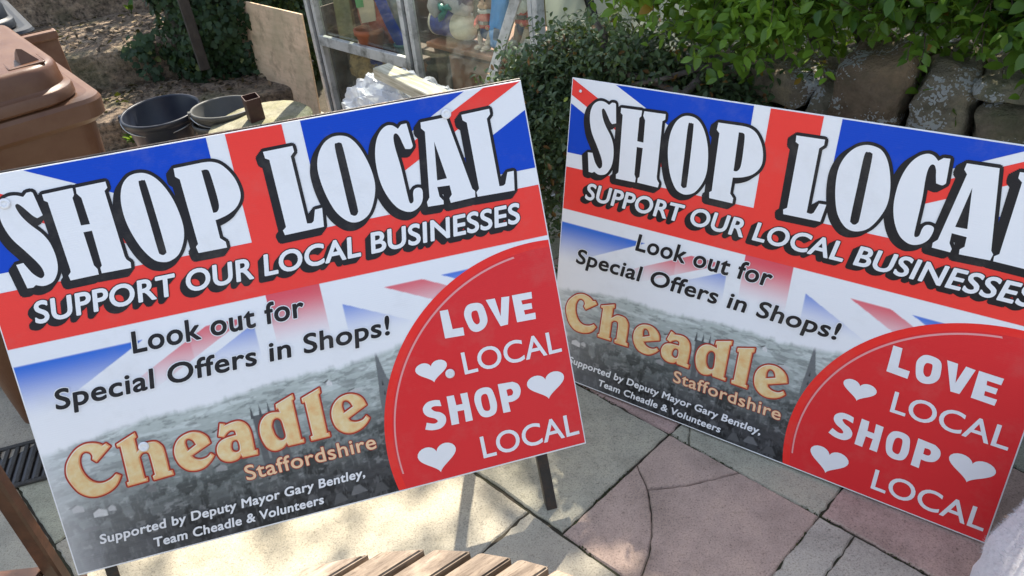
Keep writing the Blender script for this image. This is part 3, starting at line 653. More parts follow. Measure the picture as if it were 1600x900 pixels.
def frame_mesh(lower):
    fr = bmesh.new(); W_, HH = SW, H_ * SW
    add_box(fr, (W_ / 2, HH - .0065 - lower, -.0145), (W_ + .003 - 2 * lower, .024, .018), None, .002, 1); add_box(fr, (W_ / 2, .016, -.0195), (W_ - .06, .026, .028), None, .002, 1)
    for xx in (.010 + lower, W_ - .012 - lower): add_box(fr, (xx, HH / 2 - lower * .6, -.0145), (.024, HH - .03 - lower, .017), None, .002, 1)
    return bm_mesh('frame', fr)
def make_sign(M):
    root = empty('shop_sign', M)
    bm = bmesh.new(); add_box(bm, (SW / 2, H_ * SW / 2, -.0026), (SW, H_ * SW, .005), None, .0006, 1); panel = link('panel', bm_mesh('panel', bm), I_WHITE, root)
    def pr(name, items, z, m, offs=((0, 0),), par=panel): 
        V, F = layer(items, z, offs); return link(name, mesh_from(name, V, F), m, par)
    link('printed_photo', raster_mesh(), I_RAST, panel)
    blue, red = flag_half(); inset = lambda pl: [(min(max(p[0], .0024), .9976), min(p[1], H_ - .0022)) for p in pl]
    for p in blue: pr('flag_blue_field', [poly_item(inset(p))], .0006, I_BLUE)
    for p in red[:2]: pr('flag_red_diagonal', [poly_item(inset(p))], .0007, I_RED)
    pr('flag_red_cross', [poly_item(inset(p)) for p in red[2:]], .0008, I_RED)
    pr('red_disc', [disc_item(.361)], .0009, I_RIM); pr('disc_face', [disc_item(.3475, .9645, .0718)], .0011, I_DISC)
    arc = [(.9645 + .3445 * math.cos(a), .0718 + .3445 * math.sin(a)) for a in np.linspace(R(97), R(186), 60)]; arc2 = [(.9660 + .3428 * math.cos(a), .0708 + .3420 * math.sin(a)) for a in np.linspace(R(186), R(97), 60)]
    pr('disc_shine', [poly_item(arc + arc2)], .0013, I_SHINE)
    heads = [filled([smooth_loop(s) for s in HEADLINE[g_]]) for g_ in HEADLINE]
    hl = pr('headline_lettering', heads, .0019, I_WHITE); pr('headline_outline', heads, .0014, I_BLACK, drop(.0062, -.0092, -.0085, 5, 12), hl)
    sup = text_faces('SUPPORT OUR LOCAL BUSINESSES', .0610, .9515, .4775, .0370, .17, 0, 1.03)
    fat = lambda r_: ring(r_, 10) + [(0, 0)]
    sl = pr('strapline_lettering', [sup], .0024, I_WHITE, fat(.0013)); pr('strapline_shadow', [sup], .0020, I_BLACK, drop(.0030, -.0110, -.0090, 6, 8)[0:], sl)
    off1 = text_faces('Look out for', .2025, .5125, .3885, .0380, .15, 0, 1.06); off2 = text_faces('Special Offers in Shops!', .0512, .6612, .3178, .0350, .15, 0, 1.05)
    for of_ in (off1, off2): ol = pr('offer_lettering', [of_], .0024, I_BLACK, fat(.0013)); pr('offer_outline', [of_], .0020, I_WHITE, drop(.0030, 0, 0, 1, 12), ol)
    town = [filled([smooth_loop(s) for s in TOWN[g_]]) for g_ in TOWN]; inner = [filled([smooth_loop(s) for s in TOWN[g_]], -.0022) for g_ in TOWN]
    tl = pr('town_lettering', inner, .0026, I_GOLD); pr('town_outline', town, .0014, I_DKRED, drop(.0028, 0, 0, 1, 12), tl)
    pr('town_edge', town, .0018, I_ORANGE, ((0, 0),), tl); pr('town_highlight', inner, .0022, I_CREAM, ((-.0013, .0013),), tl)
    cty = text_faces('Staffordshire', .3356, .5844, .1015, .0285, 0, 0, 1.06)
    cl = pr('county_lettering', [cty], .0030, I_PEACH, fat(.0006)); pr('county_outline', [cty], .0028, I_DKRED, drop(.0019, 0, 0, 1, 10), cl)
    by = [text_faces('Supported by Deputy Mayor Gary Bentley,', .0552, .5502, .0505, .0172, .15, 0, 1.05), text_faces('Team Cheadle & Volunteers', .1455, .4630, .0180, .0172, .15, 0, 1.05)]
    for b_ in by: pr('credit_lettering', [b_], .0032, I_WHITE, fat(.0007))
    rw = [filled([smooth_loop(s) for s in RED_WORDS[g_]]) for g_ in RED_WORDS] + [text_faces('LOCAL', .7837, .9838, .2050, .0440, 0, .0, 1.0), text_faces('LOCAL', .7866, .9889, .0255, .0450, 0, 0, 1.0)]
    pr('slogan_lettering', rw[:4], .0024, I_WHITE); pr('slogan_lettering', rw[4:8], .0024, I_WHITE); pr('slogan_light_lettering', rw[-2:-1], .0024, I_WHITE, fat(.0006)); pr('slogan_light_lettering', rw[-1:], .0024, I_WHITE, fat(.0006))
    for hh in ((.6895, .7525, .2035, .2465), (.9008, .9790, .1136, .1680), (.6578, .7352, .0192, .0775)): pr('heart', [heart(*hh)], .0024, I_WHITE)
    # steel frame behind the board
    link('frame', frame_mesh(0.0), M_STEEL, root)
    return root
SIGN1 = Matrix(((.9810, -.0769, .1780, -1.0540), (.1940, .3900, -.9001, 1.1990), (0, .9176, .3975, .1640), (0, 0, 0, 1)))
SIGN2 = Matrix(((.7660, .1500, -.6250, .0890), (-.6420, .1780, -.7452, 1.9160), (0, .9720, .2350, .0062), (0, 0, 0, 1)))
def ortho(M):
    x = M.to_3x3().col[0].normalized(); y = M.to_3x3().col[1]; y = (y - x * y.dot(x)).normalized(); z = x.cross(y)
    N = Matrix.Identity(4); N.col[0][:3] = x; N.col[1][:3] = y; N.col[2][:3] = z; N.col[3][:3] = M.translation; return N
SIGN1, SIGN2 = ortho(SIGN1), ortho(SIGN2)
s1 = make_sign(SIGN1); GRP = 'union flag boards urging people to shop locally'
s2 = copy_tree(s1); s2.matrix_world = SIGN2
for c_ in s2.children:
    if c_.name.startswith('frame'): c_.data = frame_mesh(.03); c_.data.materials.append(M_STEEL)
tag(s1, 'left flag-printed sign raised off the paving on brown steel legs, tilted far back', 'sign', GRP)
tag(s2, 'right flag-printed sign resting its lower edge on pink and grey paving before the stone wall', 'sign', GRP)
# legs in the plane of the first board, and its back legs; struts behind the second
for lx in (.060, 1.108):
    bm = bmesh.new(); add_box(bm, (lx, .235 - .09, -.030), (.027, .68, .004), None, .0008, 1); add_box(bm, (lx - .0115, .235 - .09, -.0435), (.004, .68, .024), None, .0008, 1)
    link('leg', bm_mesh('leg', bm), M_STEEL, s1)
def strut(S, root, lx, dz, z0=0.0):
    top = S @ Vector((lx, H_ * SW - .03, -.05)); foot = Vector((top.x, top.y, z0)) + Vector((S.col[2][0], S.col[2][1], 0)).normalized() * -dz
    d = (top - foot); bm = bmesh.new(); Mx = Matrix.Translation((top + foot) / 2) @ d.to_track_quat('Z', 'X').to_matrix().to_4x4()
    add_box(bm, (0, 0, 0), (.026, .004, d.length), Mx, .0008, 1); add_box(bm, (.011, .012, 0), (.004, .024, d.length), Mx, .0008, 1)
    bmesh.ops.transform(bm, matrix=S.inverted(), verts=bm.verts); link('back_leg', bm_mesh('back_leg', bm), M_STEEL, root)
for lx in (.075, 1.09): strut(SIGN1, s1, lx, .22)
for lx in (.12, 1.10): strut(SIGN2, s2, lx, .16)
def screw_cap(root, x, y, r_=.0115):
    bm = bmesh.new(); add_lathe(bm, [(r_, .0), (r_, .0015), (r_ * .8, .0035), (r_ * .45, .0042), (r_ * .42, .0030), (r_ * .2, .0034), (0, .0034)], 24, (x * SW, y * SW, .0033)); link('screw_cap', bm_mesh('screw_cap', bm, True), M_CAPS, root)
for x, y in ((.8474, .705), (.7546, .214), (.1744, .2137), (.0684, .6906)): screw_cap(s1, x, y)
screw_cap(s2, .026, .716, .004)

# ------------------------------------------------------------------ greenhouse and what is in it
GH = Matrix(((.658, .753, 0, -.885), (-.753, .658, 0, 4.290), (0, 0, 1, 0), (0, 0, 0, 1)))      # local x along its front, y inwards
M_ALU = simple('weathered_aluminium', (.56, .56, .54), .45, .2, 9, .15, 60, .35, .5, (.12, .12, .10), 12)
M_RUB = simple('black_rubber_and_gap_shade', (.02, .021, .02), .7, .3); M_GLASS = glass_mat('greenhouse_glass')
k = NT('green_polycarbonate'); f = k.noise(6, 6, .6); k.base(k.ramp(f, [(.3, (.40, .47, .38)), (.7, (.54, .60, .50))])); k.b.inputs['Roughness'].default_value = .35
tr = k.n('ShaderNodeBsdfTranslucent'); tr.inputs['Color'].default_value = (.62, .65, .58, 1); mx = k.n('ShaderNodeMixShader'); mx.inputs[0].default_value = .6; k.l(k.b.outputs[0], mx.inputs[1]); k.l(tr.outputs[0], mx.inputs[2]); k.l(mx.outputs[0], k.out.inputs['Surface']); M_POLY = k.m
M_DKWOOD = simple('dark_grained_wood', (.075, .045, .028), .7, .5, 30, .3, 60)
gh = empty('greenhouse', GH, 'old aluminium greenhouse with dusty panes and a grey mid rail, full of toys and bags', 'greenhouse')
def part(name, boxes, m, parent, bev=.002):
    bm = bmesh.new()
    for c, s in boxes: add_box(bm, c, s, None, bev, 1)
    return link(name, bm_mesh(name, bm), m, parent)
EV, RG = 1.38, 1.95
for x, w in ((.0, .030), (.062, .026)): part('frame_bar', [((x, 0, EV / 2), (w, .04, EV))], M_ALU, gh)
part('gap_shade_strip', [((.031, .006, EV / 2), (.034, .02, EV))], M_RUB, gh)  # black strip painting in the shade of the gap between the bars
for x, w in ((.815, .028), (.870, .026)): part('frame_bar', [((x, 0, EV / 2), (w, .04, EV))], M_ALU, gh)
part('gap_shade_strip', [((.8425, .006, EV / 2), (.027, .02, EV))], M_RUB, gh)  # same again: the dark gap at the middle post, as a black strip
for x, w in ((1.640, .022), (1.668, .030)): part('frame_bar', [((x, 0, EV / 2), (w, .04, EV))], M_ALU, gh)
part('mid_rail', [((.435, -.012, .487), (.742, .026, .052))], M_ALU, gh)
part('sill', [((.83, 0, .03), (1.72, .05, .06))], M_ALU, gh); part('eaves_rail', [((.83, 0, EV), (1.74, .05, .05)), ((.83, 1.9, EV), (1.74, .05, .05))], M_ALU, gh)
for x in (0, 1.668): part('frame_bar', [((x, 1.9, EV / 2), (.03, .03, EV))], M_ALU, gh)
for x in (0, 1.668): part('side_rail', [((x, .95, EV), (.04, 1.9, .04)), ((x, .95, .03), (.04, 1.9, .06))], M_ALU, gh)
bm = bmesh.new(); a, b = Vector((1.605, -.026, .90)), Vector((1.12, -.035, .03)); d = a - b
add_box(bm, (0, 0, 0), (.046, .010, d.length), Matrix.Translation((a + b) / 2) @ Matrix.Rotation(math.atan2(d.x, d.z), 4, 'Y'), .001, 1); link('brace', bm_mesh('brace', bm), M_ALU, gh)
part('glass_pane', [((.43, .008, .94), (.70, .004, .85))], M_GLASS, gh, 0); part('glass_pane', [((.43, .008, .26), (.70, .004, .40))], M_GLASS, gh, 0)
part('glass_pane', [((1.255, .008, .72), (.74, .004, 1.31))], M_GLASS, gh, 0); part('glass_pane', [((.83, 1.9, .72), (1.6, .004, 1.28))], M_GLASS, gh, 0)
part('side_panel', [((1.672, .96, .72), (.008, 1.84, 1.30))], M_POLY, gh, 0); part('side_panel', [((-.002, .96, 1.0), (.004, 1.84, .72))], M_GLASS, gh, 0); part('dark_blocking_panel', [((-.004, .96, .34), (.012, 1.84, .58))], M_DKWOOD, gh, 0)  # dark lower left panel is added, to block the bright ground outside
bm = bmesh.new(); a, b = Vector((1.685, .08, 1.30)), Vector((1.685, .40, .45)); d = a - b
add_box(bm, (0, 0, 0), (.012, .04, d.length), Matrix.Translation((a + b) / 2) @ d.to_track_quat('Z', 'X').to_matrix().to_4x4() @ Matrix.Rotation(R(90), 4, 'Z'), .001, 1); link('brace', bm_mesh('brace', bm), M_RUB, gh)
for x in (0, .834, 1.668):
    for y0, z0, y1, z1 in ((0, EV, .95, RG), (1.9, EV, .95, RG)):
        bm = bmesh.new(); add_tube(bm, [(x, y0, z0), (x, y1, z1)], .012, 6); link('rafter', bm_mesh('rafter', bm), M_ALU, gh)
part('ridge', [((.834, .95, RG), (1.72, .03, .03))], M_ALU, gh)
def inside(name, me, m, label, cat, M=None, group=None):
    o = link(name, me, m); o.matrix_world = GH @ (M if M is not None else Matrix.Identity(4)); return tag(o, label, cat, group)
M_WOOD_OR = simple('orange_brown_wood', (.24, .085, .03), .5, .3, 5, .1, 40, 0, .5, (.10, .04, .02), 4)

cab = empty('cabinet', GH, 'orange-brown wooden cabinet used as a shelf behind the right greenhouse pane', 'cabinet')
part('top', [((1.26, .27, .567), (.76, .44, .024))], M_WOOD_OR, cab, .004); part('body', [((1.27, .285, .28), (.72, .38, .548))], M_WOOD_OR, cab); 
part('side_strip', [((.945, .083, .29), (.085, .02, .52))], M_DKWOOD, cab); part('front_panel', [((1.31, .085, .28), (.62, .016, .50))], M_WOOD_OR, cab, .004)
# blue printed tin lying on its side
M_BLUE = simple('blue_print', (.02, .035, .22), .35, .35, 30); M_CREAM = simple('cream_plastic', (.55, .50, .40), .4, .2, 8, 0, 50, 0, .5, (.35, .30, .2), 10); M_WHT = simple('white_print', (.66, .62, .60), .45, .1)
jar = empty('jar', GH @ Matrix.Translation((.855, .15, .646)) @ Matrix.Scale(.95, 4) @ Matrix.Rotation(R(90), 4, 'Y'), 'blue printed jar with a cream end lying on its side on the cabinet', 'jar')
bm = bmesh.new(); add_lathe(bm, [(.0, .0), (.055, .0), (.066, .012), (.066, .02), (.064, .024)], 32); link('lid', bm_mesh('lid', bm, True), M_CREAM, jar)
bm = bmesh.new(); add_lathe(bm, [(.064, .024), (.0645, .17)], 32); link('printed_band', bm_mesh('printed_band', bm, True), M_BLUE, jar)
bm = bmesh.new(); add_lathe(bm, [(.0645, .17), (.066, .19), (.064, .24), (.05, .272), (.02, .285), (0, .287)], 32); link('body', bm_mesh('body', bm, True), M_CREAM, jar)
# cross-shaped white mark on the band, bent round it
V = []; F = []
for (a0, a1, z0, z1) in ((-.55, .20, .095, .120), (-.15, .0, .075, .150), (.2, .62, .11, .15)):
    for i in range(7):
        for zz in (z0, z1): t = math.pi + a0 + (a1 - a0) * i / 6 + .95; V.append((.0652 * math.cos(t), .0652 * -math.sin(t) * 1, zz))
    b = len(V) - 14
    for i in range(6): F.append((b + 2 * i, b + 2 * i + 1, b + 2 * i + 3, b + 2 * i + 2))
link('white_mark', mesh_from('white_mark', V, F), M_WHT, jar)
# plush toy heap: grey-white animal with a red hat lying over the jar
M_PLUSH = simple('grey_white_plush', (.40, .38, .38), .95, .18, 30, .6, 150); M_REDF = simple('red_felt', (.42, .06, .05), .9, .2); M_TEAL = simple('teal_ribbon', (.01, .13, .11), .35, .4); M_DK = simple('dark_bead', (.01, .01, .012), .3, .1); M_STRIPE = simple('striped_cloth', (.20, .17, .22), .9, .4, 40)
toy = empty('plush_toy', GH @ Matrix.Translation((.965, .16, .715)), 'grey-white plush animal in a red hat lying over the blue jar', 'soft toy')
link('head', sphere_mesh('head', (.06, -.03, .062), (.085, .05, .045), M=Matrix.Rotation(R(22), 4, 'Y'), wob=.15), M_PLUSH, toy)
link('body', sphere_mesh('body', (-.02, .03, .05), (.11, .07, .06), wob=.2, seed=3), M_PLUSH, toy)
link('arm', sphere_mesh('arm', (-.055, -.05, .025), (.034, .03, .045), M=Matrix.Rotation(R(-20), 4, 'Y'), wob=.15), M_PLUSH, toy); link('arm', sphere_mesh('arm', (-.06, -.03, .085), (.052, .028, .026), M=Matrix.Rotation(R(-8), 4, 'Y'), wob=.15), M_PLUSH, toy)
link('hat', sphere_mesh('hat', (-.065, .02, .115), (.085, .06, .022), wob=.3), M_REDF, toy); link('eye', sphere_mesh('eye', (.095, -.076, .105), (.006, .005, .006), 10, 6), M_DK, toy)
link('collar', sphere_mesh('collar', (.12, -.02, .048), (.03, .045, .045), wob=.3, seed=5), M_STRIPE, toy)
bm = bmesh.new(); add_tube(bm, [(-.0, -.066, .03), (.03, -.082, .022), (.055, -.085, .012), (.02, -.086, -.02), (.005, -.086, -.04)], [.012, .018, .012, .016, .004], 8); add_tube(bm, [(.04, -.085, .018), (.075, -.08, .03), (.09, -.075, .02)], [.01, .014, .006], 8); link('ribbon', bm_mesh('ribbon', bm, True), M_TEAL, toy)
M_BOT = simple('dark_green_plastic', (.018, .045, .042), .35, .2)
bm = bmesh.new(); add_lathe(bm, [(0, 0), (.022, .005), (.035, .03), (.037, .1), (.03, .16), (.014, .21), (.013, .26), (0, .262)], 24); inside('bottle', bm_mesh('bottle', bm, True), M_BOT, 'dark green rounded bottle standing between the plush toy and the gnome', 'bottle', Matrix.Translation((1.12, .19, .60)) @ Matrix.Rotation(R(4), 4, 'Y'))

M_SKIN = simple('painted_clay_skin', (.50, .30, .19), .55, .15, 14, 0, 50, 0, .5, (.3, .18, .1), 12); M_BEARD = simple('painted_white', (.58, .56, .52), .6, .12, 20, .3, 80); M_NAVY = simple('painted_navy', (.025, .05, .13), .3, .2); M_CLAY = simple('bare_clay', (.46, .36, .28), .7, .2, 12, .2, 60); M_GREY = simple('painted_grey', (.3, .3, .29), .5, .1)
def gnome(M, label, sc=1.0, full=True, hatm=None):
    g = empty('garden_gnome', M, label, 'garden gnome')
    S = Matrix.Scale(sc, 4)
    def sp(n_, c, s, m, **kw): return link(n_, sphere_mesh(n_, c, s, M=S, **kw), m, g)
    bm = bmesh.new(); add_lathe(bm, [(0, .085), (.036, .09), (.050, .115), (.048, .15), (.042, .185), (.03, .20), (0, .205)], 24); bmesh.ops.transform(bm, matrix=S, verts=bm.verts); link('jacket', bm_mesh('jacket', bm, True), M_REDF, g)
    sp('trousers', (0, -.012, .098), (.036, .038, .05), M_NAVY)
    for sx in (-1, 1):
        bm = bmesh.new(); add_tube(bm, [S @ Vector((sx * .046, -.01, .165)), S @ Vector((sx * .060, -.022, .13)), S @ Vector((sx * .050, -.042, .118)), S @ Vector((sx * .032, -.05, .122))], [.015 * sc, .016 * sc, .013 * sc, .012 * sc], 10); link('sleeve', bm_mesh('sleeve', bm, True), M_REDF, g)
        sp('hand', (sx * .038, -.048, .118), (.014, .012, .013), M_SKIN)
        bm = bmesh.new(); add_tube(bm, [S @ Vector((sx * .033, -.02, .09)), S @ Vector((sx * .030, -.035, .05)), S @ Vector((sx * .018, -.04, .022))], [.016 * sc, .015 * sc, .014 * sc], 10); link('leg', bm_mesh('leg', bm, True), M_CLAY, g)
        sp('boot', (sx * .026, -.052, .012), (.021, .034, .013), M_CLAY)
    bm = bmesh.new(); add_lathe(bm, [(.050, .130), (.0525, .133), (.0525, .145), (.049, .148)], 28); bmesh.ops.transform(bm, matrix=S, verts=bm.verts); link('belt', bm_mesh('belt', bm, True), M_DK, g)
    bk = bmesh.new(); add_box(bk, (0, -.0535, .139), (.022, .006, .016), S, .001, 1); link('buckle', bm_mesh('buckle', bk), M_GREY, g)
    sp('head', (0, 0, .232), (.045, .043, .048), M_SKIN); sp('nose', (0, -.047, .234), (.014, .013, .013), M_SKIN)
    for sx in (-1, 1): sp('cheek', (sx * .02, -.034, .222), (.016, .013, .013), M_SKIN); sp('eye', (sx * .016, -.040, .253), (.005, .004, .006), M_DK); sp('ear', (sx * .045, .0, .232), (.008, .01, .015), M_SKIN)
    bm = bmesh.new(); add_tube(bm, [S @ Vector((x, -.045 + 2.0 * x * x, .206 + 10 * x * x)) for x in (-.018, -.009, 0, .009, .018)], .0025 * sc, 6); link('mouth', bm_mesh('mouth', bm, True), M_DK, g)
    if full: sp('beard', (0, -.012, .196), (.050, .036, .020), M_BEARD, wob=.3)
    else: sp('beard', (0, -.030, .185), (.052, .026, .045), M_BEARD, wob=.3)
    bm = bmesh.new(); add_lathe(bm, [(0, .258), (.048, .26), (.045, .275), (.032, .32), (.016, .37), (.0, .395)], 24); bmesh.ops.transform(bm, matrix=S, verts=bm.verts); link('hat', bm_mesh('hat', bm, True), hatm or M_REDF, g)
    return g
gnome(GH @ Matrix.Translation((1.225, .125, .5800)) @ Matrix.Rotation(R(8), 4, 'Z') @ Matrix.Rotation(R(-6), 4, 'X'), 'smiling garden gnome in red jacket and navy trousers beside the blue packet', .80)
gnome(GH @ Matrix.Translation((1.375, .22, .58)) @ Matrix.Rotation(R(-10), 4, 'Z'), 'pale bearded gnome behind the leaning strip near the corner post', 1.0, False, M_CLAY)
M_PACK = simple('sky_blue_packet', (.12, .30, .62), .3, .12, 6); M_MARK = simple('packet_mark', (.09, .11, .16), .4, .2); M_SAGE = simple('sage_sack', (.16, .17, .08), .8, .3, 8)
def pillow_mesh(name, w, h, t, M=None, wr=.006, seed=0, n=18):
    bm = bmesh.new(); gr = {}
    for sgn in (-1, 1):
        for i in range(n + 1):
            for j in range(n + 1):
                u, v = i / n * 2 - 1, j / n * 2 - 1; e = (1 - u ** 4) * (1 - v ** 4); p = Vector((u * w / 2 * (1 - .05 * v * v), sgn * t / 2 * e ** .5, v * h / 2 * (1 - .04 * u * u)))
                if e > 0: p += wr * mnoise.noise_vector(Vector((u * 3, v * 3, seed + sgn)))
                if e <= 1e-9 and sgn == 1 and (-1, i, j) in gr: gr[(1, i, j)] = gr[(-1, i, j)]
                else: gr[(sgn, i, j)] = bm.verts.new(p)
        for i in range(n):
            for j in range(n):
                q = [gr[(sgn, i, j)], gr[(sgn, i + 1, j)], gr[(sgn, i + 1, j + 1)], gr[(sgn, i, j + 1)]]
                bm.faces.new(q if sgn < 0 else q[::-1])
    if M is not None: bmesh.ops.transform(bm, matrix=M, verts=bm.verts)
    return bm_mesh(name, bm, True)
pk = empty('packet', GH @ Matrix.Translation((1.305, .13, .718)) @ Matrix.Rotation(R(7), 4, 'Y') @ Matrix.Rotation(R(-8), 4, 'X'), 'tall sky-blue packet with a dark printed square, right of the smiling gnome', 'packet')
link('pouch', pillow_mesh('pouch', .092, .27, .045), M_PACK, pk); part('printed_square', [((.016, -.0255, -.062), (.034, .002, .05))], M_MARK, pk, 0)
inside('sack', pillow_mesh('sack', .17, .36, .12, None, .02, 4), M_SAGE, 'sage green sack standing behind the sky-blue packet', 'sack', Matrix.Translation((1.22, .40, .765)))
M_GSTONE = simple('grey_cast_stone', (.27, .27, .25), .9, .3, 30, .5, 80)
for i, (x, y, s, lab) in enumerate([(1.40, .10, .036, 'small pale stone ornament at the foot of the sky-blue packet'), (1.50, .12, .052, 'lumpy grey stone ornament right of the leaning strip'), (1.585, .11, .040, 'grey stone ornament nearest the greenhouse corner post')]):
    orn = empty('stone_ornament', GH @ Matrix.Translation((x, y, .578)), lab, 'ornament', 'cast stone ornaments on the cabinet')
    link('body', sphere_mesh('body', (0, 0, s * .75), (s * 1.1, s * .8, s * .78), wob=.35, seed=i), M_GSTONE, orn); link('head', sphere_mesh('head', (s * .5, -s * .3, s * 1.55), (s * .6, s * .55, s * .5), wob=.3, seed=i + 9), M_GSTONE, orn)
    for sx in (-1, 1): link('paw', sphere_mesh('paw', (s * .5 + sx * s * .35, -s * .85, s * .2), (s * .28, s * .35, s * .2), 12, 8), M_GSTONE, orn)
# left bay: staging with bags
M_STRAW = simple('straw_sacking', (.42, .27, .12), .95, .5, 26, .8, 60, 0, .3, (.12, .07, .03), 9); M_REDBAG = simple('red_bag_print', (.40, .06, .025), .35, .3, 6); M_LABEL = simple('cream_bag_label', (.62, .50, .34), .4, .08, 4); M_LGREEN = simple('green_print', (.16, .42, .16), .4, .2, 20); M_BLUES = simple('bright_blue_plastic', (.01, .07, .42), .28, .2, 8); M_GREYC = simple('grey_green_cloth', (.22, .26, .24), .9, .3, 12); M_OLIVE = simple('olive_board', (.20, .18, .08), .8, .3, 7)
stg = empty('staging', GH, 'slatted wooden bench inside the left greenhouse bay', 'bench'); part('slat', [((.435, .10 + .13 * i, .462), (.70, .075, .016)) for i in range(3)], M_DKWOOD, stg); part('leg', [((.12, .12, .22), (.04, .04, .44))], M_DKWOOD, stg); part('leg', [((.75, .40, .22), (.04, .04, .44))], M_DKWOOD, stg)
inside('board', box_mesh('board', (0, 0, 0), (.15, .018, .56), .003), M_OLIVE, 'olive painted board propped inside beside the left post', 'board', Matrix.Translation((.185, .09, .745)) @ Matrix.Rotation(R(4), 4, 'Y'))
bag = empty('compost_bag', GH @ Matrix.Translation((.40, .17, .665)) @ Matrix.Rotation(R(-6), 4, 'Y'), 'red printed bag with a cream label and a green splash', 'bag')
link('sack', pillow_mesh('sack', .30, .40, .16, None, .018, 2), M_REDBAG, bag); 
def patch(name, pts, y, m, par):
    bm = bmesh.new(); f_ = bm.faces.new([bm.verts.new((p[0], y, p[1])) for p in pts]); r_ = bmesh.ops.extrude_face_region(bm, geom=[f_]); bmesh.ops.translate(bm, vec=(0, .004, 0), verts=[v_ for v_ in r_['geom'] if isinstance(v_, bmesh.types.BMVert)]); bmesh.ops.recalc_face_normals(bm, faces=bm.faces); return link(name, bm_mesh(name, bm), m, par)
patch('label', [(-.075, -.075), (.055, -.06), (.075, .03), (.03, .19), (-.075, .19)], -.088, M_LABEL, bag)
patch('green_splash', [(-.085, .0), (-.02, .005), (-.012, .045), (-.04, .07), (-.08, .05)], -.0905, M_LGREEN, bag)
inside('cloth', pillow_mesh('cloth', .13, .30, .07, None, .02, 7), M_GREYC, 'grey-green cloth hanging between the red bag and the blue strap', 'cloth', Matrix.Translation((.565, .13, .67)) @ Matrix.Rotation(R(-8), 4, 'Y'))
inside('terracotta_pot', (lambda bm: (add_lathe(bm, [(.05, 0), (.07, .09), (.078, .09), (.078, .115), (.068, .115), (.055, .02), (0, .02)], 24), bm_mesh('terracotta_pot', bm, True))[1])(bmesh.new()), simple('terracotta', (.32, .10, .04), .8, .25), 'terracotta pot at the foot of the red bag', 'plant pot', Matrix.Translation((.43, .055, .466)))
bm = bmesh.new(); pts = [Vector((.50, .055, .86)), Vector((.56, .045, .74)), Vector((.62, .05, .64)), Vector((.675, .05, .52)), Vector((.66, .07, .475))]
for i, p in enumerate(pts):
    for s_ in (-1, 1): bm.verts.new(p + Vector((.040 * s_, 0.012 * (i % 2), .022 * s_)))
bm.verts.ensure_lookup_table()
for i in range(4): bm.faces.new((bm.verts[2 * i], bm.verts[2 * i + 1], bm.verts[2 * i + 3], bm.verts[2 * i + 2]))
bmesh.ops.solidify(bm, geom=bm.faces[:], thickness=.012); bmesh.ops.bevel(bm, geom=bm.edges[:], offset=.003, segments=1, affect='EDGES'); inside('plastic_strap', bm_mesh('plastic_strap', bm), M_BLUES, 'broad bright blue plastic strap hanging in the left greenhouse bay', 'strap')
bag2 = empty('feed_sack', GH @ Matrix.Translation((.27, .34, .68)) @ Matrix.Rotation(R(3), 4, 'Y'), 'orange-red sack with a pale torn label beside the middle greenhouse post', 'sack'); link('sack', pillow_mesh('sack', .17, .42, .12, None, .02, 9), M_REDBAG, bag2); patch('label', [(-.06, .05), (.0, -.01), (.06, .05), (.07, .16), (-.07, .19)], -.084, M_GREYC, bag2)
bm = bmesh.new(); bmesh.ops.create_icosphere(bm, subdivisions=5, radius=1)
for v_ in bm.verts:
    d_ = v_.co.copy(); v_.co = Vector((d_.x * .26, d_.y * .14, max(-.4, d_.z) * .13)) * (1 + .18 * mnoise.noise(d_ * 2.2)) + .012 * mnoise.noise_vector(d_ * 9)
inside('straw_sacking', bm_mesh('straw_sacking', bm, True), M_STRAW, 'crumpled straw-coloured sacking below the grey mid rail', 'sacking', Matrix.Translation((.36, .165, .335)))
inside('blue_rag', pillow_mesh('blue_rag', .12, .05, .05, None, .015, 3), simple('rag_blue', (.03, .04, .2), .8, .4), 'dark blue rag caught on the straw sacking', 'rag', Matrix.Translation((.43, .07, .40)) @ Matrix.Rotation(R(10), 4, 'Y'))
inside('potting_tray', (lambda bm: (add_box(bm, (0, 0, 0), (.62, .40, .24), None, .006, 1), bm_mesh('potting_tray', bm))[1])(bmesh.new()), M_DKWOOD, 'dark wooden tray under the straw sacking', 'tray', Matrix.Translation((.42, .34, .145)))

M_CARD = simple('brown_cardboard', (.16, .105, .06), .85, .25, 6); M_TEALP = simple('teal_plastic', (.03, .12, .13), .4, .2); M_GRN = simple('green_plastic', (.05, .16, .05), .45, .2); M_YEL = simple('yellow_plastic', (.55, .36, .05), .4, .15); M_ORG = simple('orange_plastic', (.55, .16, .03), .4, .15); M_DARKB = simple('dark_brown_crate', (.05, .035, .024), .8, .4, 9)
def crate(name, x, y, z, w, d, h, m, label, cat):
    c = empty(name, GH @ Matrix.Translation((x, y, z)), label, cat); part('side', [((0, -d / 2, h / 2), (w, .012, h)), ((0, d / 2, h / 2), (w, .012, h))], m, c); part('end', [((-w / 2 + .006, 0, h / 2), (.012, d - .014, h)), ((w / 2 - .006, 0, h / 2), (.012, d - .014, h))], m, c); part('bottom', [((0, 0, .006), (w - .026, d - .014, .012))], m, c)
    if h > .2: part('lid', [((0, 0, h + .006), (w + .01, d + .01, .010))], m, c)
crate('crate', .42, .56, 0, .46, .34, .66, M_DARKB, 'dark brown crate standing deep inside the greenhouse behind the middle post', 'crate')
crate('cardboard_box', .95, .88, 0, .66, .40, .78, M_CARD, 'large brown cardboard box behind the cabinet in the greenhouse', 'box')
crate('crate', .30, 1.15, 0, .52, .40, .72, M_GRN, 'green plastic crate at the back left of the greenhouse', 'crate')
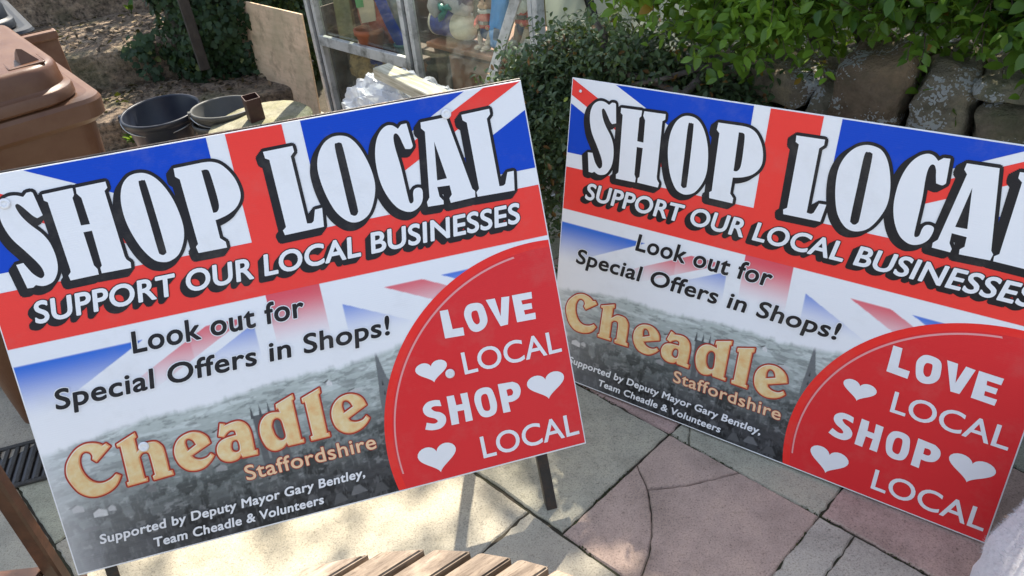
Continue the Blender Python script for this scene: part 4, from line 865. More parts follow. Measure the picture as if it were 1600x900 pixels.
def pot(x, y, z, s, m, label): 
    bm = bmesh.new(); add_lathe(bm, [(0, 0), (.05, 0), (.07, .09), (.078, .09), (.078, .115), (.068, .115), (.055, .02), (0, .02)], 24); bmesh.ops.scale(bm, vec=(s, s, s), verts=bm.verts); inside('plant_pot', bm_mesh('plant_pot', bm, True), m, label, 'plant pot', Matrix.Translation((x, y, z)))
pot(.34, .54, .673, 1.0, M_YEL, 'yellow plastic pot on the dark crate in the greenhouse'); pot(.54, .58, .673, .9, M_ORG, 'orange plastic pot on the dark crate in the greenhouse'); pot(.86, .80, .793, 1.0, M_TEALP, 'teal plastic pot on the cardboard box in the greenhouse'); pot(.66, .075, .471, .55, M_TEALP, 'tiny teal pot at the foot of the blue strap')

# plywood leaning beside the greenhouse
k = NT('plywood'); v = k.co('Object', (1, 1, 6)); f = k.noise(5, 7, .65, v); f2 = k.noise(3, 5, .6)
col = k.ramp(f, [(.25, (.50, .35, .22)), (.55, (.68, .49, .32)), (.8, (.76, .59, .41))]); col = k.mix(k.ramp(k.noise(9, 8, .72), [(.50, (0, 0, 0)), (.70, (.9, .9, .9))]), col, (.24, .175, .105)); col = k.mix(k.ramp(f2, [(.42, (0, 0, 0)), (.68, (.75, .75, .75))]), col, (.30, .26, .15))
k.base(col); k.b.inputs['Roughness'].default_value = .85; M_PLY = k.m
ply = link('plywood_sheet', box_mesh('plywood_sheet', (-.46, 0, .30), (.92, .012, .62), .002), M_PLY); ply.matrix_world = GH @ Matrix.Translation((-.045, -.06, 0)) @ Matrix.Rotation(R(-3), 4, 'X')
tag(ply, 'stained plywood sheet propped between the ivy and the greenhouse', 'plywood sheet')

# ------------------------------------------------------------------ bins
def plastic(name, c, rough=.46, fade=(.30, .215, .135), amt=.5):
    k = NT(name); f = k.noise(7, 8, .68); f2 = k.noise(90, 4, .6)
    col = k.mix(k.ramp(f, [(.4, (0, 0, 0)), (.75, (amt, amt, amt))]), c, fade); k.base(col)
    rg = k.n('ShaderNodeMapRange'); k.l(f, rg.inputs['Value']); rg.inputs['To Min'].default_value = rough - .08; rg.inputs['To Max'].default_value = rough + .2; k.l(rg.outputs[0], k.b.inputs['Roughness'])
    k.b.inputs['Specular IOR Level'].default_value = .42
    k.bump(f2, .12, .003); return k.m
M_BRN = plastic('brown_bin_plastic', (.082, .031, .013), .40, (.22, .135, .08), .30); M_BLKB = plastic('black_bin_plastic', (.012, .015, .022), .42, (.06, .065, .07), .25)
def superrect(w, d, r, n=10):
    pts = []
    for cx, cy, a0 in ((w / 2 - r, d / 2 - r, 0), (-w / 2 + r, d / 2 - r, 90), (-w / 2 + r, -d / 2 + r, 180), (w / 2 - r, -d / 2 + r, 270)):
        for i in range(n + 1): a = R(a0 + 90 * i / n); pts.append((cx + r * math.cos(a), cy + r * math.sin(a)))
    return pts
def loft(bm, secs, cap0=True, cap1=True):
    """secs = list of (outline, z, (ox, oy))"""
    rings = [[bm.verts.new((p[0] + o[0], p[1] + o[1], z)) for p in pl] for pl, z, o in secs]; n = len(rings[0])
    for a, b in zip(rings[:-1], rings[1:]):
        for i in range(n): bm.faces.new((a[i], a[(i + 1) % n], b[(i + 1) % n], b[i]))
    if cap0: bm.faces.new(rings[0][::-1])
    if cap1: bm.faces.new(rings[-1])
def wheelie(M, m, label, lidh=1.0):
    b = empty('wheelie_bin', M, label, 'wheelie bin')
    bm = bmesh.new(); loft(bm, [(superrect(.46, .50, .05), .06, (0, .06)), (superrect(.50, .60, .05), .60, (0, .02)), (superrect(.535, .68, .05), .955, (0, 0))]); link('body', bm_mesh('body', bm), m, b)
    bm = bmesh.new(); loft(bm, [(superrect(.55, .70, .05), .93, (0, 0)), (superrect(.585, .735, .055), .945, (0, 0)), (superrect(.59, .74, .055), .985, (0, 0)), (superrect(.58, .73, .05), .995, (0, 0)), (superrect(.54, .69, .05), 1.0, (0, 0))]); link('rim', bm_mesh('rim', bm), m, b)
    for sx in (-.12, .12):
        bm = bmesh.new(); add_box(bm, (sx, -.335, .50), (.05, .03, .84), Matrix.Rotation(R(-5.0), 4, 'X'), .01, 2); link('rib', bm_mesh('rib', bm), m, b)
    bm = bmesh.new(); loft(bm, [(superrect(0.485, 0.7, 0.085), 1.0, (0, -.012)), (superrect(0.495, 0.71, 0.085), 1.006, (0, -.012)), (superrect(0.495, 0.71, 0.085), 1.026, (0, -.012)), (superrect(0.49, 0.705, 0.085), 1.032, (0, -.012)), (superrect(0.475, 0.69, 0.085), 1.035, (0, -.012)), (superrect(0.467, 0.682, 0.085), 1.04, (0, -.012)), (superrect(0.462, 0.677, 0.085), 1.082, (0, -.012)), (superrect(0.456, 0.671, 0.085), 1.09, (0, -.012)), (superrect(0.446, 0.661, 0.085), 1.095, (0, -.012)), (superrect(0.43, 0.645, 0.085), 1.0975, (0, -.012)), (superrect(0.42, 0.635, 0.085), 1.098, (0, -.012)), (superrect(0.26, 0.44, 0.085), 1.102, (0, -.012)), (superrect(0.1, 0.2, 0.040), 1.104, (0, -.012))]); lid = link('lid', bm_mesh('lid', bm), m, b); lid.data.shade_smooth(); lid.data.set_sharp_from_angle(angle=R(32))
    bm = bmesh.new(); add_box(bm, (.160, -.275, 1.0985), (.085, .10, .005), None, .004, 2); link('grip_plate', bm_mesh('grip_plate', bm), m, lid)
    bm = bmesh.new(); vsx = [bm.verts.new(p) for p in ((.150, -.305, 1.099), (.195, -.305, 1.099), (.195, -.235, 1.099), (.150, -.235, 1.099), (.155, -.295, 1.137), (.167, -.295, 1.133), (.167, -.245, 1.116), (.155, -.245, 1.118))]
    for q in ((0, 3, 2, 1), (4, 5, 6, 7), (0, 1, 5, 4), (1, 2, 6, 5), (2, 3, 7, 6), (3, 0, 4, 7)): bm.faces.new([vsx[i] for i in q])
    link('grip', bm_mesh('grip', bm), m, lid)
    bm = bmesh.new(); add_box(bm, (-.02, -.255, 1.0985), (.16, .030, .006), None, .003, 2); link('moulded_plate', bm_mesh('moulded_plate', bm), m, lid)
    bm = bmesh.new(); add_tube(bm, [(-.25, .40, .99), (.25, .40, .99)], .014, 10); 
    for sx in (-.2, .2): add_box(bm, (sx, .375, .985), (.03, .06, .03), None, .004, 1)
    link('handle', bm_mesh('handle', bm, False), m, b)
    for sx in (-1, 1):
        bm = bmesh.new(); add_lathe(bm, [(0, -.025), (.07, -.025), (.10, -.02), (.10, .02), (.07, .025), (0, .025)], 24); bmesh.ops.transform(bm, matrix=Matrix.Translation((sx * .25, .28, .10)) @ Matrix.Rotation(R(90), 4, 'Y'), verts=bm.verts); link('wheel', bm_mesh('wheel', bm, False), M_RUB, b)
    return b
e1 = Vector((.80, .60, 0)); e2 = Vector((-.60, .80, 0)); C0 = Vector((-.985, 2.03, 0)); ctr = C0 - e1 * .295 + e2 * .37
wheelie(Matrix(((e1.x, e2.x, 0, ctr.x), (e1.y, e2.y, 0, ctr.y), (0, 0, 1, 0), (0, 0, 0, 1))), M_BRN, 'brown wheelie bin with closed lid at the left edge beside the left sign')
ang = R(33); bb = wheelie(Matrix.Translation((-2.06, 3.16, -.03)) @ Matrix.Rotation(ang, 4, 'Z'), M_BLKB, 'black wheelie bin with a white printed sticker on its lid, behind the brown one')
part('sticker', [((-.05, -.02, 1.1055), (.34, .30, .003))], simple('white_sticker', (.72, .72, .70), .4, .05), bb, 0)
part('printed_words', [((.085 - .035 * i, -.10, 1.1080), (.022, .05 - .012 * (i % 2), .0012)) for i in range(8)], M_MARK, bb, 0)
M_BRN2 = plastic('brown_crate_plastic', (.11, .042, .02))
bm = bmesh.new(); add_box(bm, (-.22, .015, .50), (.44, .028, 1.0), None, .006, 2); add_box(bm, (-.22, .006, .985), (.445, .05, .03), None, .006, 2)
ob = link('plastic_board', bm_mesh('plastic_board', bm), M_BRN2, None, Matrix.Translation((-1.44, 2.80, 0)) @ Matrix.Rotation(R(33), 4, 'Z')); tag(ob, 'flat brown plastic board standing upright between the brown and black bins', 'board')

# ------------------------------------------------------------------ buckets, parasol base, plastic bundle
M_BUCK = plastic('black_bucket_plastic', (.013, .018, .032), .34, (.06, .058, .058), .4); M_GBUCK = plastic('grey_bucket_plastic', (.075, .08, .082), .45, (.16, .15, .12), .5); M_WIRE = simple('galvanised_wire', (.35, .36, .36), .35, .2, 20, 0, 50, .8)
def bucket(M, m, label, r0, r1, h, group=None, ribs=0, hang=True):
    b = empty('bucket', M, label, 'bucket', group); bm = bmesh.new()
    add_lathe(bm, [(0, 0), (r0, 0), (r0 + (r1 - r0) * .86, h * .86), (r1 * 1.0, h * .90), (r1 * 1.035, h * .91), (r1 * 1.045, h * .985), (r1 * 1.03, h), (r1 * .985, h), (r1 * .965, h * .97), (r0 * .97, .012), (0, .012)], 56)
    if ribs:
        for v_ in bm.verts:
            if .02 < v_.co.z < h * .87: pass
    link('tub', bm_mesh('tub', bm, False), m, b); b.children[0].data.shade_smooth()
    bm = bmesh.new(); rr = r1 * 1.06; pts = [(rr * math.cos(a), -rr * .86 * math.sin(a) , h * .95 - .05 * math.sin(a)) for a in np.linspace(0, math.pi, 24)] if hang else [(rr * math.cos(a), -rr * math.sin(a), h * .93 - .11 * math.sin(a)) for a in np.linspace(0, math.pi, 24)]
    add_tube(bm, pts, .0035, 6); h_ = link('handle', bm_mesh('handle', bm, True), M_WIRE, b)
    for sx in (-1, 1): bm = bmesh.new(); add_box(bm, (sx * r1 * 1.045, 0, h * .945), (.022, .03, .035), None, .004, 1); link('lug', bm_mesh('lug', bm), m, b)
    return b
bk1 = at_z(252, 172, .29); bucket(Matrix.Translation((bk1.x, bk1.y, 0)) @ Matrix.Rotation(R(8), 4, 'Z') @ Matrix.Rotation(R(4), 4, 'X'), M_BUCK, 'large black builder\'s bucket standing left of the stacked grey ones', .14, .190, .30, None, 1)
bk2 = at_z(347, 168, .30); GB = 'grey buckets stacked one in the other'
bucket(Matrix.Translation((bk2.x, bk2.y, .0)) @ Matrix.Rotation(R(-14), 4, 'Z'), M_GBUCK, 'lower grey bucket of the stack, its wire handle hanging down', .115, .158, .25, GB, 0, False)
bucket(Matrix.Translation((bk2.x, bk2.y, .055)) @ Matrix.Rotation(R(22), 4, 'Z') @ Matrix.Rotation(R(2), 4, 'Y'), M_GBUCK, 'upper grey bucket nested in the other, its rim on top', .115, .158, .25, GB, 0, True)
k = NT('mossy_concrete'); f = k.noise(16, 8, .7); f2 = k.noise(5, 5, .6); col = k.ramp(f, [(.25, (.12, .115, .08)), (.55, (.27, .255, .18)), (.8, (.40, .38, .28))]); col = k.mix(k.ramp(f2, [(.45, (0, 0, 0)), (.68, (.8, .8, .8))]), col, (.16, .155, .055)); k.base(col); k.b.inputs['Roughness'].default_value = .9; k.bump(k.noise(70, 6, .7), .6, .012); M_PARA = k.m
pb = at_z(403, 181, .30); Mp = Matrix.Translation((pb.x, pb.y, .27)) @ Matrix.Rotation(R(-2), 4, 'Y') @ Matrix.Rotation(R(3), 4, 'X')
para = empty('parasol_base', Mp, 'round mossy concrete parasol base with a square brown socket', 'parasol base')
bm = bmesh.new(); add_lathe(bm, [(0, -.055), (.23, -.055), (.252, -.045), (.256, -.012), (.243, .0), (.15, .012), (0, .018)], 64)
bmesh.ops.subdivide_edges(bm, edges=bm.edges, cuts=2, use_grid_fill=True)
for v_ in bm.verts: v_.co += .003 * mnoise.noise_vector(v_.co * 14) + .0015 * mnoise.noise_vector(v_.co * 40)
link('disc', bm_mesh('disc', bm, True), M_PARA, para)
bm = bmesh.new(); SS = .036; loft(bm, [(superrect(SS * 2, SS * 2, .006, 3), .0, (0, 0)), (superrect(SS * 2, SS * 2, .006, 3), .125, (0, 0)), (superrect(SS * 1.8, SS * 1.8, .005, 3), .125, (0, 0)), (superrect(SS * 1.8, SS * 1.8, .005, 3), .03, (0, 0))]); bmesh.ops.transform(bm, matrix=Matrix.Translation((-.01, .0, .008)) @ Matrix.Rotation(R(3), 4, 'X') @ Matrix.Rotation(R(4), 4, 'Y') @ Matrix.Rotation(R(28), 4, 'Z'), verts=bm.verts)
link('socket', bm_mesh('socket', bm), simple('brown_socket', (.055, .024, .02), .5, .3, 15, .1), para)
me = rough_box('concrete_block', -.17, .17, -.11, .11, 0, .215, .05, .008, 8); ob = link('concrete_block', me, M_STEP, None, Matrix.Translation((pb.x + .02, pb.y + .01, 0)) @ Matrix.Rotation(R(12), 4, 'Z')); tag(ob, 'rough concrete block under the round parasol base', 'block')

k = NT('clear_polythene'); fr = k.n('ShaderNodeLayerWeight'); fr.inputs['Blend'].default_value = .35; tr = k.n('ShaderNodeBsdfTransparent'); tr.inputs['Color'].default_value = (.93, .94, .96, 1); mx = k.n('ShaderNodeMixShader'); k.base((.72, .73, .76)); k.b.inputs['Roughness'].default_value = .16
mr = k.n('ShaderNodeMapRange'); k.l(fr.outputs['Facing'], mr.inputs['Value']); mr.inputs['To Min'].default_value = .30; mr.inputs['To Max'].default_value = .95; k.l(mr.outputs[0], mx.inputs[0]); k.l(tr.outputs[0], mx.inputs[1]); k.l(k.b.outputs[0], mx.inputs[2]); k.l(mx.outputs[0], k.out.inputs['Surface']); M_POLYTH = k.m
def crumple(name, w, d, h, seed, sub=6):
    bm = bmesh.new(); bmesh.ops.create_icosphere(bm, subdivisions=sub, radius=1)
    for v_ in bm.verts:
        p = v_.co.copy(); a = abs(mnoise.noise(p * 2.3 + Vector((seed, 0, 0)))); b = abs(mnoise.noise(p * 4.2 + Vector((0, seed, 0)))); c = abs(mnoise.noise(p * 9 + Vector((0, 0, seed))))
        q = Vector((math.copysign(abs(p.x) ** .75, p.x), math.copysign(abs(p.y) ** .75, p.y), math.copysign(abs(p.z) ** .8, p.z))); s_ = 1.08 - .20 * a - .22 * b - .08 * c
        v_.co = Vector((q.x * w * s_, q.y * d * s_, q.z * h * s_ ))
    me = bm_mesh(name, bm, True); me.set_sharp_from_angle(angle=R(38)); return me
MH = Matrix(((.658, .753, 0, -.345), (-.753, .658, 0, 3.215), (0, 0, 1, 0), (0, 0, 0, 1)))
bd = empty('polythene_bundle', MH, 'crumpled clear polythene bundle heaped against the greenhouse, a timber on top', 'plastic sheeting')
link('sheet', crumple('sheet', .36, .18, .28, 3.3), M_POLYTH, bd).location = (-.04, 0, .285)
link('inner_pack', crumple('inner_pack', .31, .14, .25, 8.1, 5), simple('white_packing', (.62, .62, .60), .7, .15, 14), bd).location = (-.05, 0, .27)
link('loose_sheet', crumple('loose_sheet', .26, .15, .10, 5.7), M_POLYTH, bd).location = (.30, .0, .44)
P1, P2 = at_z(596, 110, .60), at_z(690, 155, .57); d = (P2 - P1).normalized(); P1 = P1 - d * .0; P2 = P1 + d * .62
k = NT('whitewashed_timber'); f = k.noise(6, 6, .6, k.co('Object', (12, 12, 1.2))); col = k.ramp(f, [(.35, (.30, .27, .18)), (.6, (.56, .53, .42)), (.8, (.66, .64, .55))]); k.base(col); k.b.inputs['Roughness'].default_value = .8; k.bump(f, .3, .01); M_TIMB = k.m
bm = bmesh.new(); add_box(bm, (0, 0, 0), (.080, .045, .62), None, .003, 1); tb = link('timber', bm_mesh('timber', bm), M_TIMB); tb.matrix_world = Matrix.Translation((P1 + P2) / 2) @ (d.to_track_quat('Z', 'Y').to_matrix().to_4x4()); tag(tb, 'pale painted timber offcut lying across the clear polythene bundle', 'timber')

# ------------------------------------------------------------------ drain, table, chair, blanket
dp = at_z(28, 728, 0); dr = empty('drain_grate', Matrix.Translation((dp.x, dp.y, .004)) @ Matrix.Rotation(R(14), 4, 'Z') @ Matrix.Scale(.8, 4), 'square cast iron drain grate in the shaded paving at lower left', 'drain'); M_IRON = simple('cast_iron', (.035, .032, .028), .7, .4, 30, .4, 90)
part('frame', [((0, .115, .0), (.25, .018, .012)), ((0, -.115, .0), (.25, .018, .012)), ((.117, 0, .0), (.016, .212, .012)), ((-.117, 0, .0), (.016, .212, .012))], M_IRON, dr); part('bars', [((-.085 + .034 * i, 0, .0), (.017, .21, .010)) for i in range(6)], M_IRON, dr); part('pit', [((0, 0, -.0045), (.22, .21, .002))], M_DK, dr, 0)  # pit is a flat near-black sheet painting the shade under the bars
k = NT('weathered_teak'); v = k.co('Object', (1.4, 16, 16)); f = k.noise(5, 8, .65, v); f3 = k.noise(55, 6, .7, k.co('Object', (1, 5, 5))); f2 = k.noise(9, 6, .65); col = k.ramp(f, [(.3, (.10, .070, .048)), (.55, (.22, .17, .122)), (.75, (.36, .295, .225))]); col = k.mix(k.ramp(f2, [(.48, (0, 0, 0)), (.66, (.8, .8, .8))]), col, (.46, .36, .26)); inf = k.n('ShaderNodeObjectInfo'); col = k.mix(1.0, col, k.ramp(inf.outputs['Random'], [(0, (.72, .70, .70)), (.5, (1, .97, .95)), (1, (1.2, 1.2, 1.22))]), 'MULTIPLY'); col = k.mix(1.0, col, k.ramp(f3, [(.35, (.55, .5, .45)), (.5, (1, 1, 1))]), 'MULTIPLY')
k.base(col); k.b.inputs['Roughness'].default_value = .75; k.bump(f, .5, .006); M_TEAK = k.m
TC = Vector((-.222, .234, 0)); TR = .505; TH = .70; GA = R(32.5)
tb = empty('garden_table', Matrix.Translation(TC) @ Matrix.Rotation(GA, 4, 'Z'), 'round slatted wooden garden table with a weathered top in the foreground', 'table')
pit, sw = .0455, .0368; ns = int(TR / pit)
for i in range(-ns, ns + 1):
    y = i * pit; y0, y1 = y - sw / 2, y + sw / 2
    if max(abs(y0), abs(y1)) >= TR: continue
    xa, xb = math.sqrt(TR ** 2 - y0 ** 2), math.sqrt(TR ** 2 - y1 ** 2); bm = bmesh.new()
    pl = [(-xa, y0), (xa, y0), (xb, y1), (-xb, y1)]; dz = rng.normal(0, .0008)
    b_ = [bm.verts.new((p[0], p[1], TH - .022 + dz)) for p in pl]; t_ = [bm.verts.new((p[0], p[1], TH + dz)) for p in pl]
    bm.faces.new(t_); bm.faces.new(b_[::-1]); [bm.faces.new((b_[j], b_[(j + 1) % 4], t_[(j + 1) % 4], t_[j])) for j in range(4)]
    bmesh.ops.bevel(bm, geom=bm.edges[:], offset=.0028, segments=2, affect='EDGES'); link('slat', bm_mesh('slat', bm), M_TEAK, tb)
part('cross_batten', [((.0, 0, TH - .036), (.05, .86, .026)), ((.26, 0, TH - .036), (.04, .78, .026)), ((-.26, 0, TH - .036), (.04, .78, .026))], M_TEAK, tb)
for sx in (-1, 1):
    for sy in (-1, 1): part('leg', [((sx * .24, sy * .24, (TH - .05) / 2), (.045, .045, TH - .05))], M_TEAK, tb, .004)
M_CHW = simple('dark_brown_chair_wood', (.060, .026, .013), .45, .4, 16, .1, 60, 0, .5, (.14, .06, .03), 8)
ch = empty('garden_chair', Matrix.Identity(4), 'dark brown wooden garden chair whose upright legs cross the lower left corner', 'chair')
q1 = at_y(40, 800, 1.0); q2 = at_y(10, 850, .86)
LX1, LY1, LX2, LY2 = q1.x - .012, 1.0, q2.x - .010, .86
part('leg', [((LX1 - .004, LY1, .36), (.032, .026, .72))], M_CHW, ch, .004); part('leg', [((LX1 - .50, LY1, .36), (.032, .026, .72))], M_CHW, ch, .004)
part('leg', [((LX1 - .004, LY1 - .48, .33), (.032, .026, .66))], M_CHW, ch, .004); part('leg', [((LX1 - .50, LY1 - .48, .33), (.032, .026, .66))], M_CHW, ch, .004)
part('seat', [((LX1 - .252, LY1 - .40 + .075 * i, .43), (.46, .058, .018)) for i in range(6)], M_CHW, ch, .003)
part('side_rail', [((LX2 - .02, LY1 - .24, .40), (.022, .46, .04))], M_CHW, ch, .003)
part('armrest', [((LX1 - .03, LY1 - .22, .73), (.055, .54, .022))], M_CHW, ch, .004); part('armrest', [((LX1 - .50, LY1 - .22, .73), (.055, .54, .022))], M_CHW, ch, .004)
k = NT('pale_fleece'); f = k.noise(40, 6, .7); k.base(k.ramp(f, [(.3, (.50, .49, .51)), (.7, (.64, .63, .65))])); k.b.inputs['Roughness'].default_value = 1.0; k.b.inputs['Sheen Weight'].default_value = .4; M_FLEECE = k.m
FLC = Vector((1.10, .73, .20)); fl = empty('fleece_blanket', Matrix.Translation(FLC), 'soft white-grey fleece bundle on the paving at the lower right corner', 'blanket')
def fl_pt(p):
    s_ = 1 + .16 * mnoise.noise(p * 1.3 + Vector((4, 1, 0))) + .10 * abs(mnoise.noise(Vector((p.x * 1.2, p.y * 3.6 + p.z * 1.5, p.z * 1.2)))); return Vector((p.x * .30, p.y * .34, max(p.z, -.6) * .30)) * s_
bm = bmesh.new(); bmesh.ops.create_icosphere(bm, subdivisions=5, radius=1)
for v_ in bm.verts: v_.co = fl_pt(v_.co.copy())
link('cloth', bm_mesh('cloth', bm, True), M_FLEECE, fl)
n = 38000; d_ = rng.normal(0, 1, (n, 3)); d_ /= np.linalg.norm(d_, axis=1, keepdims=True); d_[:, 2] = np.abs(d_[:, 2]) * np.where(rng.random(n) < .25, -.5, 1); Pf = np.array([fl_pt(Vector(q)) for q in d_])
FT = np.array([[0, -.5, 0], [0, .5, 0], [1, 0, -.15]]); link('pile', leaf_mesh('pile', Pf - d_ * .002, d_ + rng.normal(0, .75, (n, 3)) + np.array([0, 0, -.35]), rng.normal(0, 1, (n, 3)), rng.uniform(.006, .014, n), .0013, rng.random(n), FT, [(0, 1, 2)]), M_FLEECE, fl)

# ------------------------------------------------------------------ plants
M_BARK = simple('grey_bark', (.12, .10, .085), .9, .4, 20, .6, 80); M_TWIG = simple('brown_twig', (.07, .045, .03), .85, .4, 20)
# hedge over the wall: oval glossy leaves on drooping twigs
M_HEDGE = leaf_mat('hedge_leaf', (.030, .085, .014), (.19, .34, .040), .36, .42, (.30, .17, .03))
hedge = empty('hedge', WM @ Matrix.Translation((0, 2.35, .8)), 'broad-leaved green hedge spilling over the top of the stone wall', 'hedge')
WMi = hedge.matrix_world.inverted()
st, di = [], []
def w2(s, o, z): return WM @ Vector((s, o, z))
for i in range(3600):
    s = rng.uniform(-1.30, 1.6); o = 2.04 + abs(rng.normal(0, .28)); 
    zlo = (.965 if s > -.65 else .94) - .045 * math.sin(s * 5 + 1) + (.10 if s < -1.0 else 0) + .05 * mnoise.noise(Vector((s * 6, o * 3, 0))); z = zlo + abs(rng.normal(0, .20))
    if s < -.95 and o < 2.1: continue
    st.append(tuple(w2(s, o, z))); d = NW * rng.normal(-.75, .45) + DW * rng.normal(0, .6) + Vector((0, 0, rng.normal(.02, .35))); di.append(tuple(d))
for i in range(3800):  # unseen upper sprigs, added to keep the sun off the paving
    s = rng.uniform(-1.55, 1.7); o = rng.uniform(2.25, 3.1); z = rng.uniform(1.0, 2.9)
    if s < -1.12 and z < 1.22: z += .6; st.append(tuple(w2(s, o, z))); di.append(tuple(rng.normal(0, 1, 3)))
for i in range(800): st.append(tuple(w2(rng.uniform(-1.0, 1.6), rng.uniform(2.28, 2.9), rng.uniform(.76, 1.02)))); di.append(tuple(rng.normal(0, 1, 3)))
tint = lambda p: .38 + .45 * mnoise.noise(Vector(p) * 3.5)
P, D, N, L, W, T, tw = sprigs(st, di, 8, .018, .051, .028, .04, tint)
keep = rng.random(len(P)) < .94
me = leaf_mesh('foliage', P[keep], D[keep], N[keep], L[keep], W[keep], np.where(rng.random(keep.sum()) < .018, 1.0, np.clip(T[keep], 0, .95)), LTS, LFS)
o = link('foliage', me, M_HEDGE, hedge); o.matrix_local = WMi
o = link('twigs', twig_mesh('twigs', tw[::2], .0022), M_TWIG, hedge); o.matrix_local = WMi
for i in range(14):
    s = -1.0 + i * .19 + rng.normal(0, .05); bm = bmesh.new(); p = Vector((s, 2.55, .78)); pts = [p]; d = Vector((rng.normal(0, .4), -.35, .9)).normalized()
    for j in range(9): d = (d + Vector((rng.normal(0, .25), rng.normal(-.06, .16), rng.normal(-.05, .12)))).normalized(); p = p + d * .10; pts.append(p)
    add_tube(bm, [WM @ q for q in pts], [.016 * (1 - .09 * j) for j in range(10)], 7); b_ = link('branch', bm_mesh('branch', bm, True), M_BARK, hedge); b_.matrix_local = WMi

# small-leaved shrub between the signs, down to the paving
M_COTO = leaf_mat('cotoneaster_leaf', (.024, .050, .024), (.125, .185, .085), .48, .22, (.26, .13, .05))
shr = empty('shrub', WM @ Matrix.Translation((-1.4, 2.2, 0)), 'dense small-leaved shrub growing to the ground between the two signs', 'shrub'); SMi = shr.matrix_world.inverted()
st, di = [], []
def top(s): return np.interp(s, [-1.95, -1.8, -1.65, -1.45, -1.2, -1.0, -.85], [.42, .60, .70, .80, .80, .74, .70])
for i in range(3400):
    s = rng.uniform(-1.92, -.80); zt = top(s); z = zt * (1 - abs(rng.normal(0, .38))); 
    if z < .0: continue
    if s > -1.12 and z < .60: continue
    dep = 2.06 + .05 * mnoise.noise(Vector((s * 7, z * 7, 1))) + .10 * ((z / zt) ** 4) + (.06 if z > .62 else 0); o = dep + abs(rng.normal(0, .07))
    st.append(tuple(w2(s, o, z))); di.append(tuple(NW * rng.normal(-.8, .4) + DW * rng.normal(0, .6) + Vector((0, 0, rng.normal(.35, .5)))))
for i in range(420):
    s = rng.uniform(-1.75, -.85); st.append(tuple(w2(s, rng.uniform(2.1, 2.45), top(s) + rng.normal(-.01, .03)))); di.append(tuple(DW * rng.normal(0, .7) + NW * rng.normal(-.2, .6) + Vector((0, 0, rng.uniform(.2, 1)))))
P, D, N, L, W, T, tw = sprigs(st, di, 7, .014, .0330, .0175, .0, lambda p: .35 + .4 * mnoise.noise(Vector(p) * 6))
T = np.where(rng.random(len(T)) < .035, 1.0, np.clip(T, 0, .92))
o = link('foliage', leaf_mesh('foliage', P, D, N, L, W, T, LTS, LFS), M_COTO, shr); o.matrix_local = SMi
o = link('twigs', twig_mesh('twigs', tw[::2], .0012), M_TWIG, shr); o.matrix_local = SMi
for (pts, r_) in [([(-1.5, 2.4, .1), (-1.45, 2.3, .5), (-1.35, 2.2, .78), (-1.32, 2.17, .86), (-1.345, 2.16, .90)], .017), ([(-1.36, 2.2, .74), (-1.2, 2.15, .75), (-1.05, 2.12, .735), (-.93, 2.13, .70)], .012), ([(-1.0, 2.3, .8), (-.99, 2.14, .76), (-1.05, 2.08, .69), (-1.10, 2.07, .62)], .015), ([(-.92, 2.25, .8), (-1.0, 2.13, .80), (-1.1, 2.1, .765), (-1.2, 2.13, .73)], .010), ([(-1.6, 2.35, 0), (-1.6, 2.2, .3), (-1.55, 2.15, .6)], .014)]:
    bm = bmesh.new(); add_tube(bm, [w2(*q) for q in pts], [r_ * (1 - .12 * i) for i in range(len(pts))], 8); b_ = link('stem', bm_mesh('stem', bm, True), M_BARK, shr); b_.matrix_local = SMi

# ivy on the bank, with a dark leaning post in it
M_IVY = leaf_mat('ivy_leaf', (.010, .026, .012), (.036, .068, .026), .45, .12, (.12, .14, .04), .2)
ivy = empty('ivy', Matrix.Translation((-1.7, 5.0, .2)), 'dark ivy hanging over the bank between the stone steps and the plywood', 'ivy'); IMi = ivy.matrix_world.inverted()
bm = bmesh.new(); bmesh.ops.create_icosphere(bm, subdivisions=4, radius=1)
for v_ in bm.verts: p = v_.co.copy(); v_.co = Vector((p.x * .42, p.y * .38, p.z * .62)) * (1 + .2 * mnoise.noise(p * 2)) + Vector((-1.55, 5.22, .42))
o = link('stem_mass', bm_mesh('stem_mass', bm, True), M_EARTH, ivy); o.matrix_local = IMi
PP_, DD_, NN_ = [], [], []
while len(PP_) < 5200:
    d = Vector(rng.normal(0, 1, 3)).normalized()
    if d.y > .35: continue
    k_ = 1 + .16 * mnoise.noise(d * 3) + rng.uniform(-.02, .10); p = Vector((d.x * .50, d.y * .44, d.z * .66)) * k_ + Vector((-1.56, 5.20, .42))
    if p.z < .0 or p.x < -1.93 + .12 * mnoise.noise(p * 5): continue
    PP_.append(tuple(p)); out = Vector((d.x, d.y, d.z * .6 + .1)) + Vector(rng.normal(0, .35, 3)); NN_.append(tuple(out)); DD_.append((rng.normal(0, .7), rng.normal(-.1, .4), -1 + rng.normal(0, .5)))
for i in range(160):
    x = -1.98 - abs(rng.normal(0, .06)); p = Vector((x, 4.86 + rng.normal(0, .08), rng.uniform(.36, .46) if rng.random() < .5 else rng.uniform(.2, .42))); PP_.append(tuple(p)); NN_.append((rng.normal(0, .4), -1, .8)); DD_.append((rng.normal(0, 1), -.3, -.5))
n = len(PP_); Ls = rng.uniform(.026, .048, n); tn = np.clip([.4 + .5 * mnoise.noise(Vector(p) * 5) + rng.normal(0, .12) for p in PP_], 0, .92); tn = np.where(rng.random(n) < .015, 1.0, tn)
o = link('foliage', leaf_mesh('foliage', PP_, DD_, NN_, Ls, Ls * .95, tn, IVT, IVF), M_IVY, ivy); o.matrix_local = IMi
a, b = at_y(276, -30, 4.72), at_y(312, 82, 4.70); d = a - b; bm = bmesh.new(); a = a + d * .8; b = b - d * .25; d = a - b
